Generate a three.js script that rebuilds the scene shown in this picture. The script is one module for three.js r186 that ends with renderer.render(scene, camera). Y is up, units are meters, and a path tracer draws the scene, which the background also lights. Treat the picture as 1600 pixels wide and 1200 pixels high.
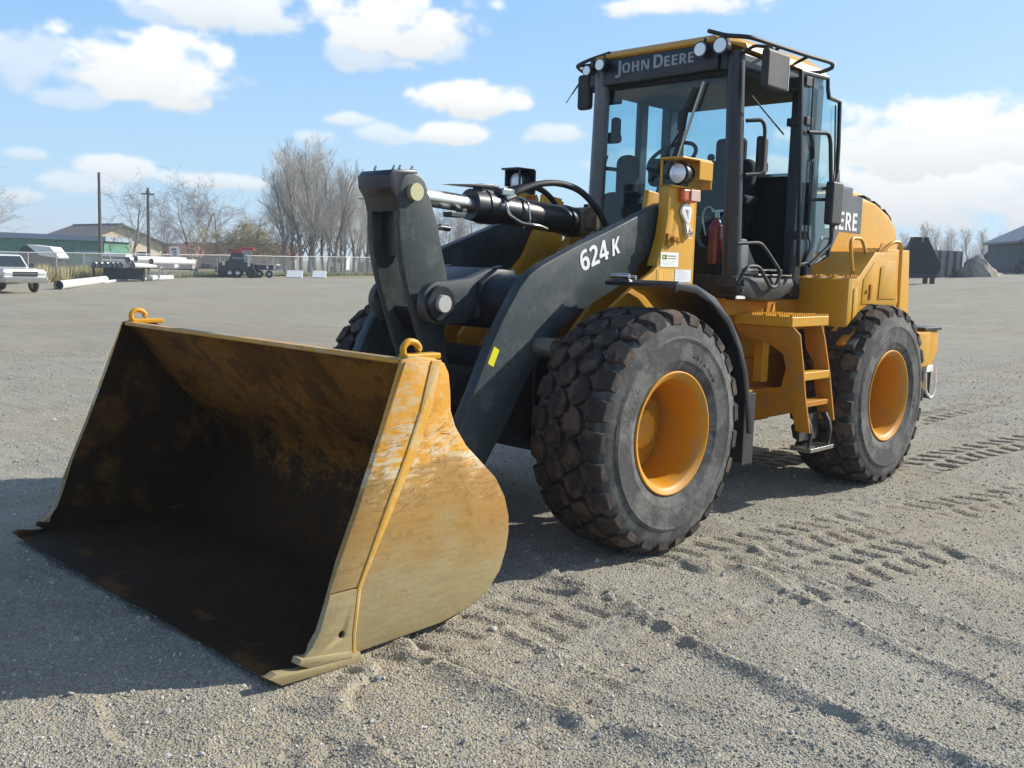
import * as THREE from 'three';
import { mergeGeometries, toCreasedNormals } from 'three/addons/utils/BufferGeometryUtils.js';
import { RoundedBoxGeometry } from 'three/addons/geometries/RoundedBoxGeometry.js';
import { ConvexGeometry } from 'three/addons/geometries/ConvexGeometry.js';
import { TextGeometry } from 'three/addons/geometries/TextGeometry.js';
import { FontLoader } from 'three/addons/loaders/FontLoader.js';

// ------------------------------------------------------------------ camera, sky, sun, exposure
const W = 1024, H = 768;
const scene = new THREE.Scene();
const renderer = new THREE.WebGLRenderer({ antialias: true });
renderer.setSize(W, H);
renderer.toneMapping = THREE.LinearToneMapping;
renderer.toneMappingExposure = 1.4;
renderer.shadowMap.enabled = true;

// the loader's own axes: f forward, u up, l to its left; world x = f, y = u, z = -l
const V = (f, u, l) => new THREE.Vector3(f, u, -l);
const YAW = 3.908, PITCH = -0.12, ROLL = 0.03;
const EYE = V(4.788, 1.68, 4.548);
const DIR = V(Math.cos(PITCH) * Math.cos(YAW), Math.sin(PITCH), Math.cos(PITCH) * Math.sin(YAW));
const R0 = new THREE.Vector3().crossVectors(DIR, new THREE.Vector3(0, 1, 0)).normalize();
const U0 = new THREE.Vector3().crossVectors(R0, DIR);
const RIGHT = R0.clone().multiplyScalar(Math.cos(ROLL)).addScaledVector(U0, Math.sin(ROLL));
const UP = U0.clone().multiplyScalar(Math.cos(ROLL)).addScaledVector(R0, -Math.sin(ROLL));
const camera = new THREE.PerspectiveCamera(2 * Math.atan(600 / 1529.25) * 180 / Math.PI, W / H, 0.05, 3000);
camera.position.copy(EYE);
camera.quaternion.setFromRotationMatrix(new THREE.Matrix4().makeBasis(RIGHT, UP, DIR.clone().negate()));
scene.add(camera);

// ---- noise
function rng(seed) { let s = seed >>> 0; return () => { s = (s + 0x6D2B79F5) | 0; let t = Math.imul(s ^ (s >>> 15), 1 | s); t = (t + Math.imul(t ^ (t >>> 7), 61 | t)) ^ t; return ((t ^ (t >>> 14)) >>> 0) / 4294967296; }; }
function hash(x, y, s) { let h = Math.imul(x, 374761393) + Math.imul(y, 668265263) + Math.imul(s, 1274126177); h = Math.imul(h ^ (h >>> 13), 1274126177); return ((h ^ (h >>> 16)) >>> 0) / 4294967296; }
function vnoise(x, y, s = 0, per = 0) {
  const xi = Math.floor(x), yi = Math.floor(y), a = x - xi, b = y - yi;
  const u = a * a * a * (a * (a * 6 - 15) + 10), v = b * b * b * (b * (b * 6 - 15) + 10);
  const m = (n) => per ? ((n % per) + per) % per : n;
  const x0 = m(xi), x1 = m(xi + 1), y0 = m(yi), y1 = m(yi + 1);
  const p = hash(x0, y0, s), q = hash(x1, y0, s), r = hash(x0, y1, s), t = hash(x1, y1, s);
  return p + (q - p) * u + (r - p) * v + (p - q - r + t) * u * v;
}
function fbm(x, y, oct, s = 0, per = 0, gain = 0.5) {
  let a = 0.5, sum = 0, n = 0;
  for (let i = 0; i < oct; i++) { sum += a * vnoise(x, y, s + i, per); n += a; a *= gain; x *= 2; y *= 2; if (per) per *= 2; }
  return sum / n;
}
const clamp = (x, a = 0, b = 1) => Math.min(b, Math.max(a, x));
const smooth = (a, b, x) => { const t = clamp((x - a) / (b - a)); return t * t * (3 - 2 * t); };
const mix = (a, b, t) => a + (b - a) * t;
const mix3 = (a, b, t) => [mix(a[0], b[0], t), mix(a[1], b[1], t), mix(a[2], b[2], t)];

// ---- sun: low over the machine's left rear quarter
const SUN = V(-1.5, 1.0, 0.72).normalize();
const sun = new THREE.DirectionalLight(new THREE.Color(1, 0.94, 0.86), 5);
sun.position.copy(SUN).multiplyScalar(60);
sun.target.position.set(0, 0, 0);
sun.castShadow = true; sun.shadow.mapSize.set(4096, 4096); sun.shadow.radius = 1;
Object.assign(sun.shadow.camera, { left: -14, right: 14, top: 14, bottom: -14, near: 1, far: 160 });
scene.add(sun, sun.target);

// ---- sky: air and clouds
function pixelDir(x, y) { return DIR.clone().addScaledVector(RIGHT, (x - 800) / 1529.25).addScaledVector(UP, (600 - y) / 1529.25).normalize(); }
{
  const SW = 3072, SH = 1536, data = new Float32Array(SW * SH * 4);
  const clouds = [ // centre and half size in degrees seen from the yard, strength
    [225, 112, 115, 62, 1.15], [285, 140, 75, 38, 1.1], [175, 90, 60, 36, .9], [45, 105, 85, 45, .5], [110, 150, 60, 22, .45], [340, 12, 120, 34, .85], [250, 20, 50, 25, .5],
    [620, 40, 125, 62, .98], [560, 80, 55, 36, .6], [690, 75, 60, 30, .6], [730, 160, 82, 27, 1.15], [710, 211, 52, 18, .95], [600, 210, 40, 16, .6], [548, 187, 32, 11, .7], [865, 210, 52, 17, .7],
    [1075, 8, 105, 24, 1.05], [1500, 225, 190, 62, 1.25], [1440, 250, 120, 40, 1.0], [1560, 300, 260, 75, 1.2], [180, 264, 46, 22, .85], [120, 291, 55, 18, .6], [30, 306, 38, 13, .75],
    [320, 284, 70, 14, .8], [372, 286, 40, 11, .8], [490, 216, 34, 11, .5], [40, 240, 24, 8, .5], [1190, 260, 70, 16, .8], [1010, 255, 80, 20, .5],
  ].map(([x, y, a, b, k]) => { const d = pixelDir(x, y); return { az: Math.atan2(d.z, d.x), el: Math.asin(d.y), a: a / 1529 * 1.05, b: b / 1529, k }; });
  const zen = [.03, .085, .26], mid = [.185, .39, .70], low = [.37, .59, .76], hor = [.58, .70, .74];
  const sAz = Math.atan2(SUN.z, SUN.x);
  const fwd = Math.atan2(DIR.z, DIR.x);
  for (let j = 0; j < SH; j++) {
    const el = ((j + .5) / SH - .5) * Math.PI, e = Math.max(0, el) * 180 / Math.PI;
    for (let i = 0; i < SW; i++) {
      const az = ((i + .5) / SW - .5) * 2 * Math.PI;
      let c = e < 3 ? mix3(hor, low, smooth(-1, 3, e) ) : e < 16 ? mix3(low, mid, smooth(1, 16, e)) : mix3(mid, zen, smooth(14, 46, e));
      const dx = Math.cos(el) * Math.cos(az), dz = Math.cos(el) * Math.sin(az), dy = Math.sin(el);
      const cs = dx * SUN.x + dy * SUN.y + dz * SUN.z;
      const glow = Math.pow(Math.max(0, .5 + .5 * cs), 5);
      c = [c[0] + .30 * glow, c[1] + .30 * glow, c[2] + .22 * glow];
      if (el > 0) {
        let m = 0, under = 0;
        let off = Math.abs(az - fwd); if (off > Math.PI) off = 2 * Math.PI - off;
        const near = off < .72 && el < .42, n = near ? fbm(az * 34, el * 60, 6, 5, 0, .55) - .5 : 0, n2 = near ? fbm(az * 11, el * 26, 4, 31) - .5 : 0;
        if (near) for (const q of clouds) {
          let da = az - q.az; if (da > Math.PI) da -= 2 * Math.PI; if (da < -Math.PI) da += 2 * Math.PI;
          const x = da / q.a, y = (el - q.el) / q.b;
          if (x * x + y * y > 4) continue;
          const yy = y < 0 ? y * 1.25 : y;
          const d = smooth(.02, .68, 1 - (x * x + yy * yy) * .8 + n * 1.9 + n2 * 1.0) * Math.min(1, q.k);
          if (d > m) { m = d; under = smooth(.5, -1, y); }
        }
        // the rest of the sky has sparser cumulus, thinned to lessen fill light, flattened towards the zenith by perspective
        const outside = Math.max(smooth(.55, .7, off), smooth(.27, .36, el));
        if (outside > 0) {
          const t = 1 / (dy + .12), px = dx * t * 1.6, pz = dz * t * 1.6;
          const f = fbm(px + 9, pz + 4, 5, 77);
          m = Math.max(m, outside * smooth(.63, .73, f) * .9);
        }
        const bright = mix(1.0, .80, under) + n * .1;
        const cc = [.80 * bright, .81 * bright, .80 * bright];
        c = mix3(c, cc, clamp(m));
      }
      const o = (j * SW + i) * 4; data[o] = c[0]; data[o + 1] = c[1]; data[o + 2] = c[2]; data[o + 3] = 1;
    }
  }
  const t = new THREE.DataTexture(data, SW, SH, THREE.RGBAFormat, THREE.FloatType);
  t.mapping = THREE.EquirectangularReflectionMapping; t.magFilter = t.minFilter = THREE.LinearFilter; t.needsUpdate = true;
  scene.background = t; scene.environment = t;
}
scene.fog = new THREE.FogExp2(new THREE.Color(.80, .88, .95), 0.001);

// ------------------------------------------------------------------ helpers
const taken = {};
function numbered(n) { const k = taken[n] = (taken[n] ?? -1) + 1; return k ? `${n}_${String(k).padStart(3, '0')}` : n; }
function tag(o, label, category, group) { o.userData.label = label; if (category) o.userData.category = category; if (group) o.userData.group = group; return o; }
function thing(name, label, category, pos = [0, 0, 0], turn = 0, group) {
  const o = new THREE.Group(); o.name = numbered(name); o.position.set(...pos); o.rotation.y = turn; scene.add(o); return tag(o, label, category, group);
}
function sub(name, parent) { const g = new THREE.Group(); g.name = name; parent.add(g); return g; }
function clean(g) {
  g = g.index ? g.toNonIndexed() : g.clone();
  for (const k of Object.keys(g.attributes)) if (!['position', 'normal', 'uv'].includes(k)) g.deleteAttribute(k);
  if (!g.attributes.normal) g.computeVertexNormals();
  if (!g.attributes.uv) g.setAttribute('uv', new THREE.BufferAttribute(new Float32Array(g.attributes.position.count * 2), 2));
  g.morphAttributes = {}; g.clearGroups();
  return g;
}
function metreUV(g) { // uv in metres, by the main direction of each triangle
  const p = g.attributes.position, uv = g.attributes.uv, a = new THREE.Vector3(), b = new THREE.Vector3(), c = new THREE.Vector3();
  for (let i = 0; i < p.count; i += 3) {
    a.fromBufferAttribute(p, i); b.fromBufferAttribute(p, i + 1); c.fromBufferAttribute(p, i + 2);
    const n = b.clone().sub(a).cross(c.clone().sub(a)), x = Math.abs(n.x), y = Math.abs(n.y), z = Math.abs(n.z);
    [a, b, c].forEach((q, k) => (z >= x && z >= y) ? uv.setXY(i + k, q.x, q.y) : x >= y ? uv.setXY(i + k, q.z, q.y) : uv.setXY(i + k, q.x, q.z));
  }
  return g;
}
function part(name, geos, mat, parent, keepUV = false) {
  geos = [geos].flat().map(clean);
  let g = geos.length > 1 ? mergeGeometries(geos) : geos[0];
  if (!keepUV) metreUV(g);
  const m = new THREE.Mesh(g, mat); m.name = name; m.castShadow = m.receiveShadow = true;
  if (parent) parent.add(m); return m;
}
function parts(name, geos, mat, parent) { return geos.map((g) => part(name, g, mat, parent)); } // one mesh for each
function solo(name, geos, mat, label, category, group) { const m = part(numbered(name), geos, mat, scene); return tag(m, label, category, group); }
// a plate cut to an outline [f,u], between two values of l
function plate(pts, l0, l1, bevel = .006, holes = []) {
  const s = new THREE.Shape(pts.map((p) => new THREE.Vector2(p[0], p[1])));
  for (const h of holes) s.holes.push(new THREE.Path(h.map((p) => new THREE.Vector2(p[0], p[1]))));
  const a = Math.min(l0, l1), b = Math.max(l0, l1), bv = Math.min(bevel, (b - a) * .3);
  const g = new THREE.ExtrudeGeometry(s, { depth: b - a - 2 * bv, bevelEnabled: bevel > 0, bevelSize: bv, bevelThickness: bv, bevelOffset: -bv, bevelSegments: 2, curveSegments: 8 });
  g.translate(0, 0, -b + bv); return toCreasedNormals(g, .5);
}
// a plate cut to an outline [l,u], between two values of f
function crossPlate(pts, f0, f1, bevel = .006, holes = []) {
  const g = plate(pts.map(([l, u]) => [l, u]), 0, Math.abs(f1 - f0), bevel, holes); // x = l, y = u, z in [-d,0]
  g.rotateY(Math.PI / 2); // x -> -z (l -> world -l), z -> x
  g.translate(Math.max(f0, f1), 0, 0); return g;
}
function box(f0, f1, u0, u1, l0, l1, r = .01) {
  const a = Math.abs(f1 - f0), b = Math.abs(u1 - u0), c = Math.abs(l1 - l0);
  const g = r > 0 ? new RoundedBoxGeometry(a, b, c, 2, Math.min(r, a * .45, b * .45, c * .45)) : new THREE.BoxGeometry(a, b, c);
  g.translate((f0 + f1) / 2, (u0 + u1) / 2, -(l0 + l1) / 2); return g;
}
function rod(a, b, r, r2 = r, seg = 20) {
  const d = b.clone().sub(a), g = new THREE.CylinderGeometry(r2, r, d.length(), seg, 1);
  g.applyQuaternion(new THREE.Quaternion().setFromUnitVectors(new THREE.Vector3(0, 1, 0), d.normalize()));
  g.translate((a.x + b.x) / 2, (a.y + b.y) / 2, (a.z + b.z) / 2); return g;
}
function tube(pts, r, seg = 40, closed = false, tension = .25, sides = 10) {
  return new THREE.TubeGeometry(new THREE.CatmullRomCurve3(pts.map((p) => V(...p)), closed, 'catmullrom', tension), seg, r, sides, closed);
}
function bent(pts, r, rad = .06, sides = 10) { // straight runs with rounded corners
  const P = pts.map((p) => V(...p)), path = new THREE.CurvePath();
  let prev = P[0];
  for (let i = 1; i < P.length - 1; i++) {
    const a = P[i].clone().sub(P[i - 1]), b = P[i + 1].clone().sub(P[i]), k = Math.min(rad, a.length() * .45, b.length() * .45);
    const s = P[i].clone().addScaledVector(a.normalize(), -k), e = P[i].clone().addScaledVector(b.normalize(), k);
    path.add(new THREE.LineCurve3(prev, s)); path.add(new THREE.QuadraticBezierCurve3(s, P[i], e)); prev = e;
  }
  path.add(new THREE.LineCurve3(prev, P[P.length - 1]));
  return new THREE.TubeGeometry(path, P.length * 12, r, sides, false);
}
const circle = (f, u, r, n = 24, a0 = 0, a1 = Math.PI * 2) => Array.from({ length: n }, (_, i) => { const t = a0 + (a1 - a0) * i / n; return [f + r * Math.cos(t), u + r * Math.sin(t)]; });
function lathe(pts, seg = 72) { const g = new THREE.LatheGeometry(pts.map(([r, z]) => new THREE.Vector2(r, z)), seg); g.rotateX(Math.PI / 2); return g; } // axis along z

// ---- textures
function tex(n, fn, { srgb = false, wrap = true } = {}) {
  const d = new Uint8Array(n * n * 4);
  for (let y = 0; y < n; y++) for (let x = 0; x < n; x++) { const c = fn((x + .5) / n, (y + .5) / n), o = (y * n + x) * 4; for (let k = 0; k < 3; k++) d[o + k] = clamp(Array.isArray(c) ? c[k] : c) * 255; d[o + 3] = 255; }
  const t = new THREE.DataTexture(d, n, n); t.magFilter = THREE.LinearFilter; t.minFilter = THREE.LinearMipmapLinearFilter; t.generateMipmaps = true;
  if (wrap) t.wrapS = t.wrapT = THREE.RepeatWrapping; if (srgb) t.colorSpace = THREE.SRGBColorSpace; t.needsUpdate = true; return t;
}
const enc = (c) => c.map((v) => v <= .0031308 ? v * 12.92 : 1.055 * Math.pow(v, 1 / 2.4) - .055); // linear -> sRGB
const col = (r, g, b) => new THREE.Color().setRGB(r, g, b);
const metres = (t, m) => { t.repeat.set(1 / m, 1 / m); return t; };
const std = (o) => new THREE.MeshStandardMaterial(o);
const phys = (o) => new THREE.MeshPhysicalMaterial(o);
function dusty(base, dust, amount, size, seed) { // paint with uneven dust and grime
  return metres(tex(384, (x, y) => {
    const n = fbm(x * 6, y * 6, 5, seed, 6), g = fbm(x * 40, y * 40, 3, seed + 9, 40), s = fbm(x * 20, y * 5, 3, seed + 20, 5);
    const k = amount * clamp(smooth(.4, .75, n) * .8 + (g - .5) * .7 + smooth(.6, .75, s) * .4);
    return enc(mix3(base, dust, k).map((v) => v * (1 + (g - .5) * .12)));
  }, { srgb: true }), size);
}
const grain = metres(tex(512, (x, y) => .35 + .3 * fbm(x * 8, y * 8, 5, 3, 8) + .35 * (fbm(x * 60, y * 60, 2, 8, 60) - .5)), 1.2);
const M = {};
M.yellow = phys({ map: dusty([.62, .305, .010], [.50, .34, .10], .45, 1.3, 11), roughness: .45, specularIntensity: .6, clearcoat: .15, clearcoatRoughness: .3 });
M.rim = phys({ map: dusty([.60, .255, .008], [.40, .26, .10], .6, .7, 13), roughness: .5, specularIntensity: .6 });
M.ridge = std({ map: dusty([.62, .32, .035], [.58, .46, .24], .8, .5, 12), roughness: .55 });
M.yellowDull = phys({ map: dusty([.50, .20, .008], [.27, .165, .06], .6, .9, 15), roughness: .65, specularIntensity: .5 });
M.charcoal = phys({ map: dusty([.036, .050, .053], [.105, .115, .112], .55, .8, 21), roughness: .5, specularIntensity: .6, clearcoat: .12, clearcoatRoughness: .4 });
M.black = phys({ map: dusty([.011, .014, .020], [.042, .044, .045], .4, 1.1, 25), roughness: .4, clearcoat: .15, clearcoatRoughness: .3 });
M.plastic = std({ map: dusty([.015, .017, .020], [.06, .06, .056], .4, .8, 27), roughness: .6 });
M.interior = std({ color: col(.010, .012, .016), roughness: .85 });
M.rubber = std({ map: dusty([.055, .055, .053], [.15, .148, .135], .9, .7, 31), roughness: .9, bumpMap: grain, bumpScale: .004 });
M.tread = std({ map: dusty([.026, .022, .020], [.115, .08, .055], .9, .5, 35), roughness: .93, bumpMap: grain, bumpScale: .006 });
M.chrome = std({ color: col(.86, .86, .85), metalness: 1, roughness: .28 });
M.steel = std({ color: col(.5, .49, .46), metalness: .9, roughness: .38, roughnessMap: grain });
M.rustSteel = std({ map: dusty([.17, .11, .06], [.3, .26, .2], .8, .6, 41), roughness: .7, metalness: .2 });
M.glass = phys({ color: col(.80, .90, .93), transmission: 1, thickness: 0, roughness: .01, ior: 1.35 });
M.glassDoor = phys({ color: col(.70, .84, .88), transmission: 1, thickness: 0, roughness: .02, ior: 1.4 });
M.lens = phys({ color: col(.9, .92, .93), roughness: .15, metalness: .2, clearcoat: 1 });
M.reflector = std({ color: col(.8, .8, .8), metalness: 1, roughness: .25 });
M.amber = phys({ color: col(.75, .12, .01), roughness: .25, clearcoat: .8, transmission: .2, thickness: 0 });
M.white = std({ color: col(.78, .78, .76), roughness: .5 });
M.grayPrint = std({ color: col(.33, .34, .35), roughness: .5 });
M.red = phys({ color: col(.35, .02, .02), roughness: .3, clearcoat: .6 });
M.tape = std({ color: col(.72, .68, .02), roughness: .45 });
M.gray = phys({ map: dusty([.10, .105, .115], [.17, .165, .15], .4, 1, 45), roughness: .4, clearcoat: .3 });
M.liftedgray = M.gray;

// the side of the bucket: paint above, scraped and browned steel below; picture covers f 1.4..2.9, u 0..1.5
const scratches = (() => { const r = rng(5), a = []; for (let i = 0; i < 300; i++) { const x = 1.5 + r() * .8, y = .62 + .42 * Math.pow(r(), .8) - Math.abs(x - 2) * .12, l = .015 + .16 * r() * r() * r(), t = (r() - .5) * .7 - .25 + (r() < .12 ? 1.2 : 0); a.push([x, y, Math.cos(t), Math.sin(t), l, .0008 + r() * r() * .0022, r() < .85, .45 + .5 * r()]); } return a; })();
const wearTex = (() => {
  const n = 1024, S = 1.5, d = new Float32Array(n * n * 3), put = (x, y, c, k) => { const o = (y * n + x) * 3; for (let i = 0; i < 3; i++) d[o + i] = mix(d[o + i], c[i], k); };
  for (let y = 0; y < n; y++) for (let x = 0; x < n; x++) {
    const f = 1.4 + (x + .5) / n * S, u = (y + .5) / n * S;
    const a = fbm(f * 7, u * 9, 5, 60), b = fbm(f * 12, u * 75, 5, 70, 0, .6), g = fbm(f * 160, u * 160, 2, 80), p = fbm(f * 22, u * 30, 4, 90);
    let c = mix3([.62, .29, .02], [.60, .43, .19], clamp(smooth(.50, .74, p * .6 + b * .4) * .5 + (g - .5) * .4));       // dusty paint
    const strip = smooth(2.0, 2.12, f + (u - 1) * .3);
    c = mix3(c, [.50, .40, .25], strip * smooth(.42, .62, p * .5 + b * .5) * .55);
    const line = .80 + (a - .5) * .30;
    const bare = smooth(.05, -.06, u - line + (b - .5) * .16 + (g - .5) * .05);
    const scrape = smooth(.22, 0, Math.abs(u - line - .05)) * smooth(.40, .60, b * .65 + p * .35);
    c = mix3(c, [.60, .55, .40], scrape * .75);                                                        // paint scraped to pale primer
    let s = mix3([.335, .20, .055], [.33, .275, .145], smooth(.62, .22, u + (a - .5) * .35));              // brown film, then scoured steel
    s = mix3(s, [.34, .165, .035], smooth(1.78, 1.5, f + (a - .5) * .25) * smooth(.25, .5, u) * .7);
    s = s.map((v) => v * (1 + (b - .5) * .32 + (g - .5) * .16));
    c = mix3(c, s, bare * .94);
    const rust = smooth(.66, .76, fbm(f * 26, u * 26, 4, 100)) * .22 * smooth(.1, .5, u);
    c = mix3(c, [.14, .06, .02], rust);
    const o = (y * n + x) * 3; d[o] = c[0]; d[o + 1] = c[1]; d[o + 2] = c[2];
  }
  for (const [x0, y0, cx, cy, l, w, dark, k] of scratches) {
    const steps = Math.ceil(l * n / S * 2);
    for (let i = 0; i <= steps; i++) {
      const t = i / steps * l, fx = (x0 + cx * t - 1.4) / S * n, fy = (y0 + cy * t + Math.sin(t * 30 + x0 * 50) * .003) / S * n, ww = w / S * n;
      for (let a = -2; a <= 2; a++) for (let b = -2; b <= 2; b++) { const X = Math.round(fx) + a, Y = Math.round(fy) + b; if (X < 0 || Y < 0 || X >= n || Y >= n) continue; const q = Math.hypot(X - fx, Y - fy); if (q < Math.max(ww, .9)) put(X, Y, dark ? [.065, .038, .016] : [.55, .5, .38], k * (1 - q / Math.max(ww, .9))); }
    }
  }
  const out = new Uint8Array(n * n * 4);
  for (let i = 0; i < n * n; i++) { const e = enc([d[i * 3], d[i * 3 + 1], d[i * 3 + 2]]); for (let k = 0; k < 3; k++) out[i * 4 + k] = clamp(e[k]) * 255; out[i * 4 + 3] = 255; }
  const t = new THREE.DataTexture(out, n, n); t.colorSpace = THREE.SRGBColorSpace; t.magFilter = THREE.LinearFilter; t.minFilter = THREE.LinearMipmapLinearFilter; t.generateMipmaps = true; t.wrapS = t.wrapT = THREE.RepeatWrapping; t.needsUpdate = true;
  t.repeat.set(1 / S, 1 / S); t.offset.set(-1.4 / S, 0); return t;
})();
M.worn = std({ map: wearTex, roughness: .52, metalness: .15, bumpMap: grain, bumpScale: .002 });
// inside of the bucket: rust above, dirt film and painted-in shade below an uneven line; u along the bucket, v along the sheet from the floor, in metres
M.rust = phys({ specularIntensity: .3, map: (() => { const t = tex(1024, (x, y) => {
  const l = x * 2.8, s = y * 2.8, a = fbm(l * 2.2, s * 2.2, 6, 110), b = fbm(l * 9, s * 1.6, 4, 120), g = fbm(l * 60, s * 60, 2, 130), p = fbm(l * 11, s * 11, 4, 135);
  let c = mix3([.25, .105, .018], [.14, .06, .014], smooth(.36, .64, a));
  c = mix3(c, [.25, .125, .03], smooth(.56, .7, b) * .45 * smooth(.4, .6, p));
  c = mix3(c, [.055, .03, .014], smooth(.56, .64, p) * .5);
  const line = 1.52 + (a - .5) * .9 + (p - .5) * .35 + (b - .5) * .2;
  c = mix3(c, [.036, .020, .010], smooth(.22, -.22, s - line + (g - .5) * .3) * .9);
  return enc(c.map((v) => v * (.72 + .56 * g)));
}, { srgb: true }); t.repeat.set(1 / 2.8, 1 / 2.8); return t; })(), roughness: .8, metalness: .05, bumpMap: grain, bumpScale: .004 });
M.dirtAndShade = phys({ specularIntensity: .3, map: metres(tex(512, (x, y) => { const a = fbm(x * 7, y * 7, 5, 140, 7), g = fbm(x * 80, y * 80, 2, 141, 80); return enc(mix3([.036, .020, .009], [.11, .050, .014], smooth(.45, .72, a)).map((v) => v * (.7 + .6 * g))); }, { srgb: true }), 1.3), roughness: .85, bumpMap: grain, bumpScale: .005 });  // dirt film with rust, its dark tone also carrying painted shade

const loadFont = (n) => new FontLoader().loadAsync(`fonts/droid/${n}.typeface.json`);
const bold = await loadFont('droid_sans_bold');
function text(s, size, depth = .003) { return new TextGeometry(s, { font: bold, size, depth, curveSegments: 5 }); }
function smallCaps(s, big, small, depth = .003, gap = .12) { // capitals with larger initials
  const out = []; let x = 0;
  s.split(' ').forEach((w) => { [[w[0], big], [w.slice(1), small]].forEach(([t, z]) => { const g = text(t, z, depth); g.computeBoundingBox(); g.translate(x - g.boundingBox.min.x, 0, 0); x += g.boundingBox.max.x - g.boundingBox.min.x + z * gap; out.push(g); }); x += small * .35; });
  return { g: out, w: x };
}

// ------------------------------------------------------------------ ground
const polyD = (pts) => { // distance to a polyline, and how far along it
  const seg = []; let s = 0; for (let i = 1; i < pts.length; i++) { const [ax, ay] = pts[i - 1], [bx, by] = pts[i], L = Math.hypot(bx - ax, by - ay); seg.push([ax, ay, (bx - ax) / L, (by - ay) / L, L, s]); s += L; }
  const bb = [Math.min(...pts.map((p) => p[0])), Math.max(...pts.map((p) => p[0])), Math.min(...pts.map((p) => p[1])), Math.max(...pts.map((p) => p[1]))];
  return (x, y, m) => { if (x < bb[0] - m || x > bb[1] + m || y < bb[2] - m || y > bb[3] + m) return null; let best = 1e9, at = 0, side = 0; for (const [ax, ay, dx, dy, L, s0] of seg) { const px = x - ax, py = y - ay, t = clamp(px * dx + py * dy, 0, L), d = Math.hypot(px - dx * t, py - dy * t); if (d < best) { best = d; at = s0 + t; side = dx * py - dy * px; } } return best < m ? [best, at, side < 0 ? -1 : 1] : null; };
};
function spline(pts, n = 40) { const c = new THREE.CatmullRomCurve3(pts.map(([a, b]) => new THREE.Vector3(a, 0, b))); return c.getPoints(n).map((p) => [p.x, p.z]); }
const tracks = [ // tyre prints
  [[[2.9, 1.75], [1.6, 1.5], [.3, 1.42], [-1, 1.62], [-2.3, 1.92], [-3.4, 2.25], [-6, 3.2], [-10, 5.2]], .30, .0165],
  [[[-3.2, 1.15], [-5, 1.3], [-7, 1.9], [-11, 3.2]], .28, .026],
  [[[-2.6, .2], [-5, .1], [-8, .3], [-14, 1.5]], .27, .026],
  [[[.2, 2.05], [-1.5, 2.35], [-3.5, 3.1], [-6, 4.4]], .26, .020],
  [[[-3.6, 2.7], [-5, 2.9], [-7, 3.5], [-10, 5]], .25, .026], [[[2.4, 2.3], [1.4, 2.1], [.4, 2.05]], .14, .009],
].map(([p, w, d]) => ({ at: polyD(spline(p)), w, d }));
const ruts = [ // small windrows scraped up by turning tyres and the bucket
  [[[.55, .6], [.77, .95], [.99, 1.81], [1.2, 2.63], [1.31, 3.3], [1.3, 4.2]], .030], [[[.1, 1.45], [-.05, 1.8], [.12, 2.2], [.26, 2.5], [.65, 3.45], [1.0, 4.5]], .026],
  [[[-.5, 1.6], [-.27, 1.85], [-.18, 2.59], [0, 3.25], [.2, 4.2]], .024], [[[2.35, 1.45], [2.62, 1.6], [2.69, 1.75], [2.77, 2.12], [2.7, 2.7]], .018],
  [[[2.0, 1.2], [2.09, 1.37], [2.12, 1.8], [2.08, 2.25], [1.95, 2.8]], .028], [[[-1.6, 2.1], [-1.2, 3.0], [-1.1, 4.2]], .018], [[[3.3, .9], [3.4, 1.4], [3.25, 2.0]], .009],
  [[[-3.5, 2.6], [-3.1, 3.6], [-3.0, 5]], .02], [[[1.62, 1.5], [1.7, 2.1], [1.62, 2.9], [1.55, 3.4]], .014],
].map(([p, h]) => ({ at: polyD(spline(p)), h }));
function terrain(f, l) { // the yard is level round the machine and climbs gently towards the sheds on the right
  const dx = f - EYE.x, dz = -l - EYE.z, h = Math.hypot(R0.x, R0.z);
  const s = (dx * R0.x + dz * R0.z) / h, t = dx * DIR.x + dz * DIR.z;
  const q = Math.max(0, s - 3.2); const rise = .075 * q * q / (q + 1.2);
  const n = Math.max(0, -s - 3), drop = .017 * n * n / (n + 4);
  return (2.45 * (1 - Math.exp(-rise / 2.45 - .35 * (rise / 2.45) ** 2)) - Math.min(drop, 1)) * smooth(0, 9, t) + .95 * (1 - Math.exp(-Math.max(0, t - 24) * .0105)) * smooth(24, 45, t);
}
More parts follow.
